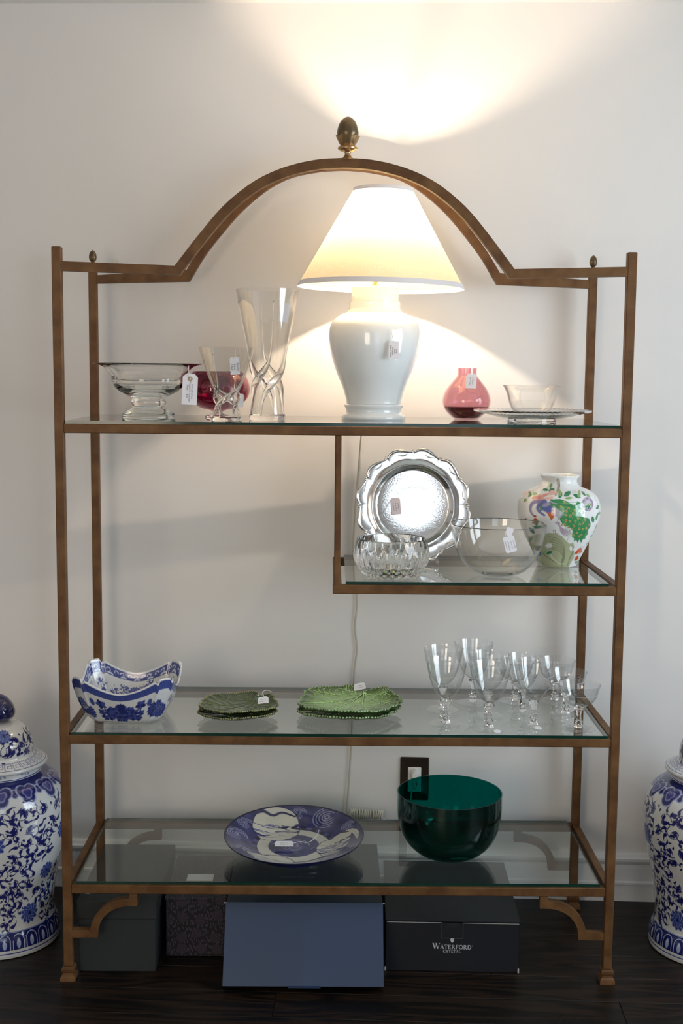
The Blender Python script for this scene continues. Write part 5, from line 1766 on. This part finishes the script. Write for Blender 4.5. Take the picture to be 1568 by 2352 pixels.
o = empty('lettered_box', (0.3175, 0.262, 0), (0, 0, math.radians(-1.6)))
tag(o, 'charcoal card box with pale printed lettering and crest, rightmost in the row', 'box')
box('box_base', -0.182, 0.182, -0.202, 0.20, 0.0005, 0.1405, M['darkbox'], o, 0.0012)
box('lid', -0.184, 0.184, -0.2045, 0.202, 0.1435, 0.1485, M['darkbox'], o, 0.0012)
box('tuck_tab', -0.0285, 0.0285, -0.2033, -0.2021, 0.0975, 0.1405, M['darkbox'], o)
for x0, x1, z0, z1 in ((-0.0292, -0.0284, 0.097, 0.1405), (0.0284, 0.0292, 0.097, 0.1405), (-0.0292, 0.0292, 0.0966, 0.0974)):
    box('tab_edge', x0, x1, -0.2037, -0.2022, z0, z1, plain('card_cut', (0.16, 0.16, 0.18), 0.7) if 'card_cut' not in M else M['card_cut'], o)
box('worn_edge', -0.179, -0.030, -0.2032, -0.2018, 0.1398, 0.1410, M['edge'], o)
box('worn_edge', 0.030, 0.181, -0.2032, -0.2018, 0.1398, 0.1410, M['edge'], o)
V = [(0.0155 * math.cos(a), -0.2036, 0.1400 + 0.0105 * math.sin(a)) for a in np.linspace(PI, 2 * PI, 14)]
obj('thumb_notch', mk('thumb_notch', V, [tuple(range(14))]), M['slot'], o)
for sx in (-1, 1): box('worn_corner', sx * 0.182 - 0.002, sx * 0.182 + 0.002, -0.2040, -0.2005, 0.0005, 0.012, M['edge'], o)
v, f = serif_line('WATERFORD', 0.0122, 0.0166)
obj('lettering', mk('lettering', v, f), M['print'], o, (0.0, -0.2025, 0.0655))
v, f = serif_line('CRYSTAL', 0.0082, gap=0.10)
obj('lettering', mk('lettering', v, f), M['print'], o, (0.0, -0.2025, 0.0545))
V = [(0.0015 * math.cos(a), 0, 0.0015 * math.sin(a)) for a in np.linspace(0, 2 * PI, 12, endpoint=False)] + [(0.0010 * math.cos(a), 0, 0.0010 * math.sin(a)) for a in np.linspace(0, 2 * PI, 12, endpoint=False)]
obj('registered_mark', mk('registered_mark', V, [(k, (k + 1) % 12, 12 + (k + 1) % 12, 12 + k) for k in range(12)]), M['print'], o, (0.0555, -0.2025, 0.0755))
# sea-horse head emblem above the lettering: shield-like drop with a darker curl
V = [(0.0052 * math.sin(a) * (1 - 0.35 * max(0, -math.cos(a))), 0, 0.0062 * math.cos(a) * (1.0 if math.cos(a) > 0 else 1.25)) for a in np.linspace(0, 2 * PI, 24, endpoint=False)]
em = obj('emblem', mk('emblem', V, [tuple(range(24))]), M['print'], o, (0.0, -0.2025, 0.0915))
obj('emblem_curl', tube('emblem_curl', [(0.0022 * math.cos(a) * (1 - a / 9), -0.0003, 0.0022 * math.sin(a) * (1 - a / 9)) for a in np.linspace(0, 5, 14)], 0.0004, 5), M['darkbox'], em)

# ------------------------------------------------------------------ wall outlet, plug, lamp cord
def onwall(x, z, off=0.0):
    return Vector((x - 0.0476 * 0 , 0.578 - 0.0476 * x - off, z))
o = empty('wall_outlet', onwall(0.237, 0.375), (0, 0, ROOM_ROT))
tag(o, 'dark bronze wall plate with a white outlet behind the teal bowl', 'outlet')
box('cover_plate', -0.0445, 0.0445, -0.007, -0.0005, -0.069, 0.069, M['plate'], o, 0.003)
box('receptacle', -0.0205, 0.0205, -0.0095, -0.006, -0.0405, 0.0380, M['white'], o, 0.0012)
for zz in (-0.021,):
    for sx in (-1, 1): box('slot', sx * 0.0070 - 0.0011, sx * 0.0070 + 0.0011, -0.0099, -0.0090, zz, zz + 0.009, M['slot'], o)
    obj('ground_slot', lathe('ground_slot', [(0, 0), (0.0024, 0), (0.0024, 0.0008), (0, 0.0008)], 12, 40), M['slot'], o, (0, -0.0091, zz - 0.008), (PI / 2, 0, 0))
pl = empty('lamp_plug', onwall(0.237, 0.393, 0.0098), (0, 0, ROOM_ROT))
tag(pl, 'white plug pushed into the upper socket of the outlet', 'plug')
obj('plug_body', lathe('plug_body', [(0, 0), (0.0150, 0), (0.0155, 0.004), (0.0140, 0.010), (0.0105, 0.018), (0.0085, 0.024), (0, 0.025)], 24, 50, squash=(1, 1.1)), M['white'], pl, (0, 0, 0), (PI / 2, 0, 0))
obj('plug_cord', tube('plug_cord', cr([(0, -0.022, -0.004), (-0.004, -0.026, -0.02), (-0.010, -0.020, -0.06), (-0.012, -0.014, -0.10), (-0.012, -0.012, -0.135), (-0.022, -0.012, -0.157), (-0.042, -0.014, -0.160), (-0.095, -0.020, -0.142)], 40), 0.0022, 6), M['ivory_cord'], pl)

cord_pts = [(0.085, 0.369, G1 + 0.004), (0.078, 0.43, G1 + 0.006), (0.066, 0.486, G1 + 0.006), (0.062, 0.515, G1 - 0.006), (0.0579, 0.545, 1.435), (0.0511, 0.565, 1.336), (0.0419, 0.570, 1.203), (0.038, 0.570, 1.0686), (0.0505, 0.570, 0.9336), (0.0456, 0.570, 0.8518),
            (0.0528, 0.570, 0.7835), (0.0445, 0.570, 0.7009), (0.0375, 0.570, 0.4648), (0.0277, 0.570, 0.2818), (0.031, 0.560, 0.262)]
cc = cr(cord_pts, 110)
o = obj('electric_cord', tube('electric_cord', cc, 0.0020, 6), plain('clear_gold_cord', (0.50, 0.45, 0.34), 0.3), None)
tag(o, 'thin pale lamp cord hanging down the wall behind the shelves', 'cord')

cb_ = empty('cord_bundle', (0.087, 0.5385, 0.2705))
tag(cb_, 'surplus lamp cord wound into a ribbed white bundle behind the charger plate', 'cord')
for k in range(15):
    x = -0.050 + k * 0.0071
    a = np.linspace(0, 2 * PI, 18, endpoint=False)
    lp_ = [(x + 0.0022 * math.sin(t * 1.0 + k) + 0.002 * math.sin(t), 0.0085 * math.cos(t), 0.0125 * math.sin(t) - 0.0045 * (k / 15)) for t in a]
    obj('cord_loop', tube('cord_loop', lp_, 0.0026, 6, 180, closed=True), M['ivory_cord'], cb_)
# small screw-hook marks left in the wall
for x, z, lab in ((-0.716, 1.957, 'tiny picture nail in the wall above the left back finial'),):
    n_ = obj('picture_nail', lathe('picture_nail', [(0, 0), (0.0022, 0), (0.0022, 0.006), (0.0045, 0.006), (0.0045, 0.008), (0, 0.0085)], 12, 40), M['ivory_cord'], None, onwall(x + 0.035, z, 0.0002), (PI / 2, 0, ROOM_ROT))
    tag(n_, lab, 'nail')

# ------------------------------------------------------------------ price tags and stickers
def scribble(lines, size):
    """rows of illegible pen strokes in the x-y plane"""
    rl = random.Random(lines * 31 + int(size * 1e5))
    V, F = [], []
    for k in range(lines):
        y0 = ((lines - 1) / 2 - k) * size * 1.15
        x = -size * rl.uniform(1.5, 2.2)
        pts = []
        end = size * rl.uniform(1.3, 2.2)
        while x < end:
            pts.append((x, y0 + size * rl.uniform(-0.30, 0.34)))
            x += size * rl.uniform(0.08, 0.22)
        p = cr(pts, len(pts) * 4)
        w = size * 0.045
        o = len(V)
        for q in p: V += [(q[0] - w, q[1] - w, 0), (q[0] + w, q[1] + w, 0)]
        F += [(o + 2 * i, o + 2 * i + 1, o + 2 * i + 3, o + 2 * i + 2) for i in range(len(p) - 1)]
    return mk('handwriting', V, F)
def price_tag(label, loc, rot, w, h, text=None, tsize=0.006, trot=-PI / 2, string=None, card='tag', shape='notch', eyelet=False, spacing=0.9):
    o = empty('price_tag', loc, rot)
    tag(o, label, 'price tag', 'string price tags')
    cut = min(w, h) * 0.22
    if shape == 'notch':
        out = [(-w / 2, -h / 2), (w / 2, -h / 2), (w / 2, h / 2 - cut), (w / 2 - cut, h / 2), (-w / 2 + cut, h / 2), (-w / 2, h / 2 - cut)]
    else:
        r = cut * 0.7
        out = []
        for cx, cz, a0 in ((w / 2 - r, h / 2 - r, 0), (-w / 2 + r, h / 2 - r, PI / 2), (-w / 2 + r, -h / 2 + r, PI), (w / 2 - r, -h / 2 + r, 1.5 * PI)):
            for k in range(4): out.append((cx + r * math.cos(a0 + k * PI / 6), cz + r * math.sin(a0 + k * PI / 6)))
    n = len(out)
    V = [(x, -0.0003, z) for x, z in out] + [(x, 0.0003, z) for x, z in out]
    F = [tuple(range(n)), tuple(range(2 * n - 1, n - 1, -1))] + [(k, n + k, n + (k + 1) % n, (k + 1) % n) for k in range(n)]
    obj('card', fix_normals(mk('card', V, F)), M[card], o)
    if eyelet:
        obj('eyelet', lathe('eyelet', [(0.0022, 0), (0.0062, 0), (0.0062, 0.0006), (0.0022, 0.0006)], 20, 40, closed=True), M['eyelet'], o, (0, -0.0003, h / 2 - 0.013), (PI / 2, 0, 0))
    if text:
        me = scribble(text, tsize) if isinstance(text, int) else text_mesh(text, tsize, 0.35, spacing=spacing)
        t = obj('handwriting', me, M['ink'], o, (0, -0.0005, -h * 0.06), (PI / 2, 0, 0))
        t.rotation_euler = Euler((PI / 2, 0, 0)).to_matrix().to_4x4().to_euler()
        t.rotation_euler = (Matrix.Rotation(-trot, 3, 'Y') @ Matrix.Rotation(PI / 2, 3, 'X')).to_euler()
    if string:
        obj('string', tube('string', cr(string, 20), 0.0008, 5), M['string'], o)
    return o
price_tag('large white tag with brown eyelet hanging from the pedestal bowl', (-0.3945, 0.030, 1.5845), (0, math.radians(3), 0), 0.039, 0.079, 'Fruit Bowl on\nPedestal in marked\nGlass     $30', 0.0068, PI / 2 * -1, [(0, -0.001, 0.026), (-0.004, -0.003, 0.040), (-0.006, 0.004, 0.052), (-0.007, 0.012, 0.060)], eyelet=True)
price_tag('small tag with studio vase writing inside the short twisted vase', (-0.2800, 0.040, 1.646), (0, math.radians(-4), 0), 0.024, 0.046, 'Studio\nVase\n1960', 0.0085, -PI / 2, [(0, -0.001, 0.018), (0.003, -0.003, 0.028), (0.004, -0.006, 0.044)])
price_tag('small blank tag behind the base of the short twisted vase', (-0.2745, 0.150, 1.5545), (0, math.radians(3), 0), 0.018, 0.036, None)
price_tag('blank white tag hanging inside the tall twisted vase', (-0.1555, 0.135, 1.7865), (0, math.radians(12), 0), 0.024, 0.050, None, string=[(0, 0, 0.020), (0.004, 0, 0.036), (0.012, 0.002, 0.056)])
price_tag('small tag hanging on the porcelain lamp base', (0.1335, 0.1515, 1.6915), (math.radians(-1), 0, 0), 0.027, 0.047, 'Lamp\nwhite\nporcelain\nlamp & shade', 0.0058, -PI / 2, [(0, -0.0005, 0.020), (-0.003, 0, 0.034), (-0.008, 0.004, 0.052)], shape='round')
price_tag('white tag tied to the neck of the amethyst vase', (0.3560, 0.2800, 1.611), (0, math.radians(2), 0), 0.029, 0.041, 2, 0.0062, -PI / 2, [(0, -0.0005, 0.016), (0.001, 0.004, 0.026), (0, 0.012, 0.034)])
price_tag('pale pink tag stuck on the silver tray', (0.1555, 0.3375, 1.2540), (-lean, math.radians(-6), 0), 0.026, 0.048, 3, 0.0062, -PI / 2, [(-0.002, -0.0005, 0.020), (-0.014, -0.0005, 0.016), (-0.030, -0.0005, -0.006), (-0.044, -0.0005, -0.028)], card='tag_pink')
price_tag('handwritten tag hanging over the front of the plain clear bowl', (0.4330, -0.0035, 1.1945), (0, math.radians(-14), 0), 0.029, 0.043, 4, 0.0062, -PI / 2, [(0, 0.0005, 0.018), (-0.003, -0.001, 0.030), (0.001, 0.004, 0.036)], shape='round')
price_tag('small round-cornered tag above the handwritten one on the clear bowl', (0.4305, -0.004, 1.2270), (0, math.radians(20), 0), 0.018, 0.022, None, shape='round')
price_tag('small tag propped on the dark green leaf plates', (-0.2130, 0.178, G3 + 0.042), (math.radians(-50), math.radians(-8), 0), 0.030, 0.022, 2, 0.0052, 0.0, [(0.004, -0.0005, 0.008), (0.000, -0.004, 0.024), (0.012, 0.004, 0.034), (0.026, 0.004, 0.026)])
price_tag('small tag propped on the light green leaf plates', (0.0570, 0.318, G3 + 0.046), (math.radians(-45), math.radians(-12), 0), 0.034, 0.022, 2, 0.0054, 0.0, None)
price_tag('small tag lying in the well of the cobalt charger plate', (-0.1545, 0.2030, G4 + 0.0305), (math.radians(-76), 0, math.radians(-90) * 0), 0.052, 0.017 * 1.5, 2, 0.0056, 0.0, [(0.026, -0.0005, 0.002), (0.045, -0.001, 0.008), (0.07, -0.001, 0.006), (0.092, -0.004, 0.032), (0.098, -0.008, 0.055)])

def sticker(label, loc, r, rot=(0, 0, 0)):
    o = obj('price_sticker', lathe('price_sticker', [(0, 0), (r, 0), (r, 0.0003), (0, 0.0003)], 24, 40), M['tag'], None, loc, rot)
    tag(o, label, 'sticker', 'round price stickers')
sticker('round white sticker on the foot of the foremost tall goblet', (0.4165, 0.0245, G3 + 0.0036), 0.0100, (math.radians(8), 0, 0))
sticker('round white sticker on the foot of the goblet beside the champagne glass', (0.5300, 0.0585, G3 + 0.0036), 0.0100, (math.radians(8), 0, 0))
o = box('bowl_sticker', -0.024, 0.024, -0.009, 0.009, 0, 0.0004, M['tag'], None, 0, (0.3365, 0.150, G4 + 0.0115), (math.radians(-10), 0, 0.1))
tag(o, 'white sticker lying in the bottom of the teal bowl', 'sticker')
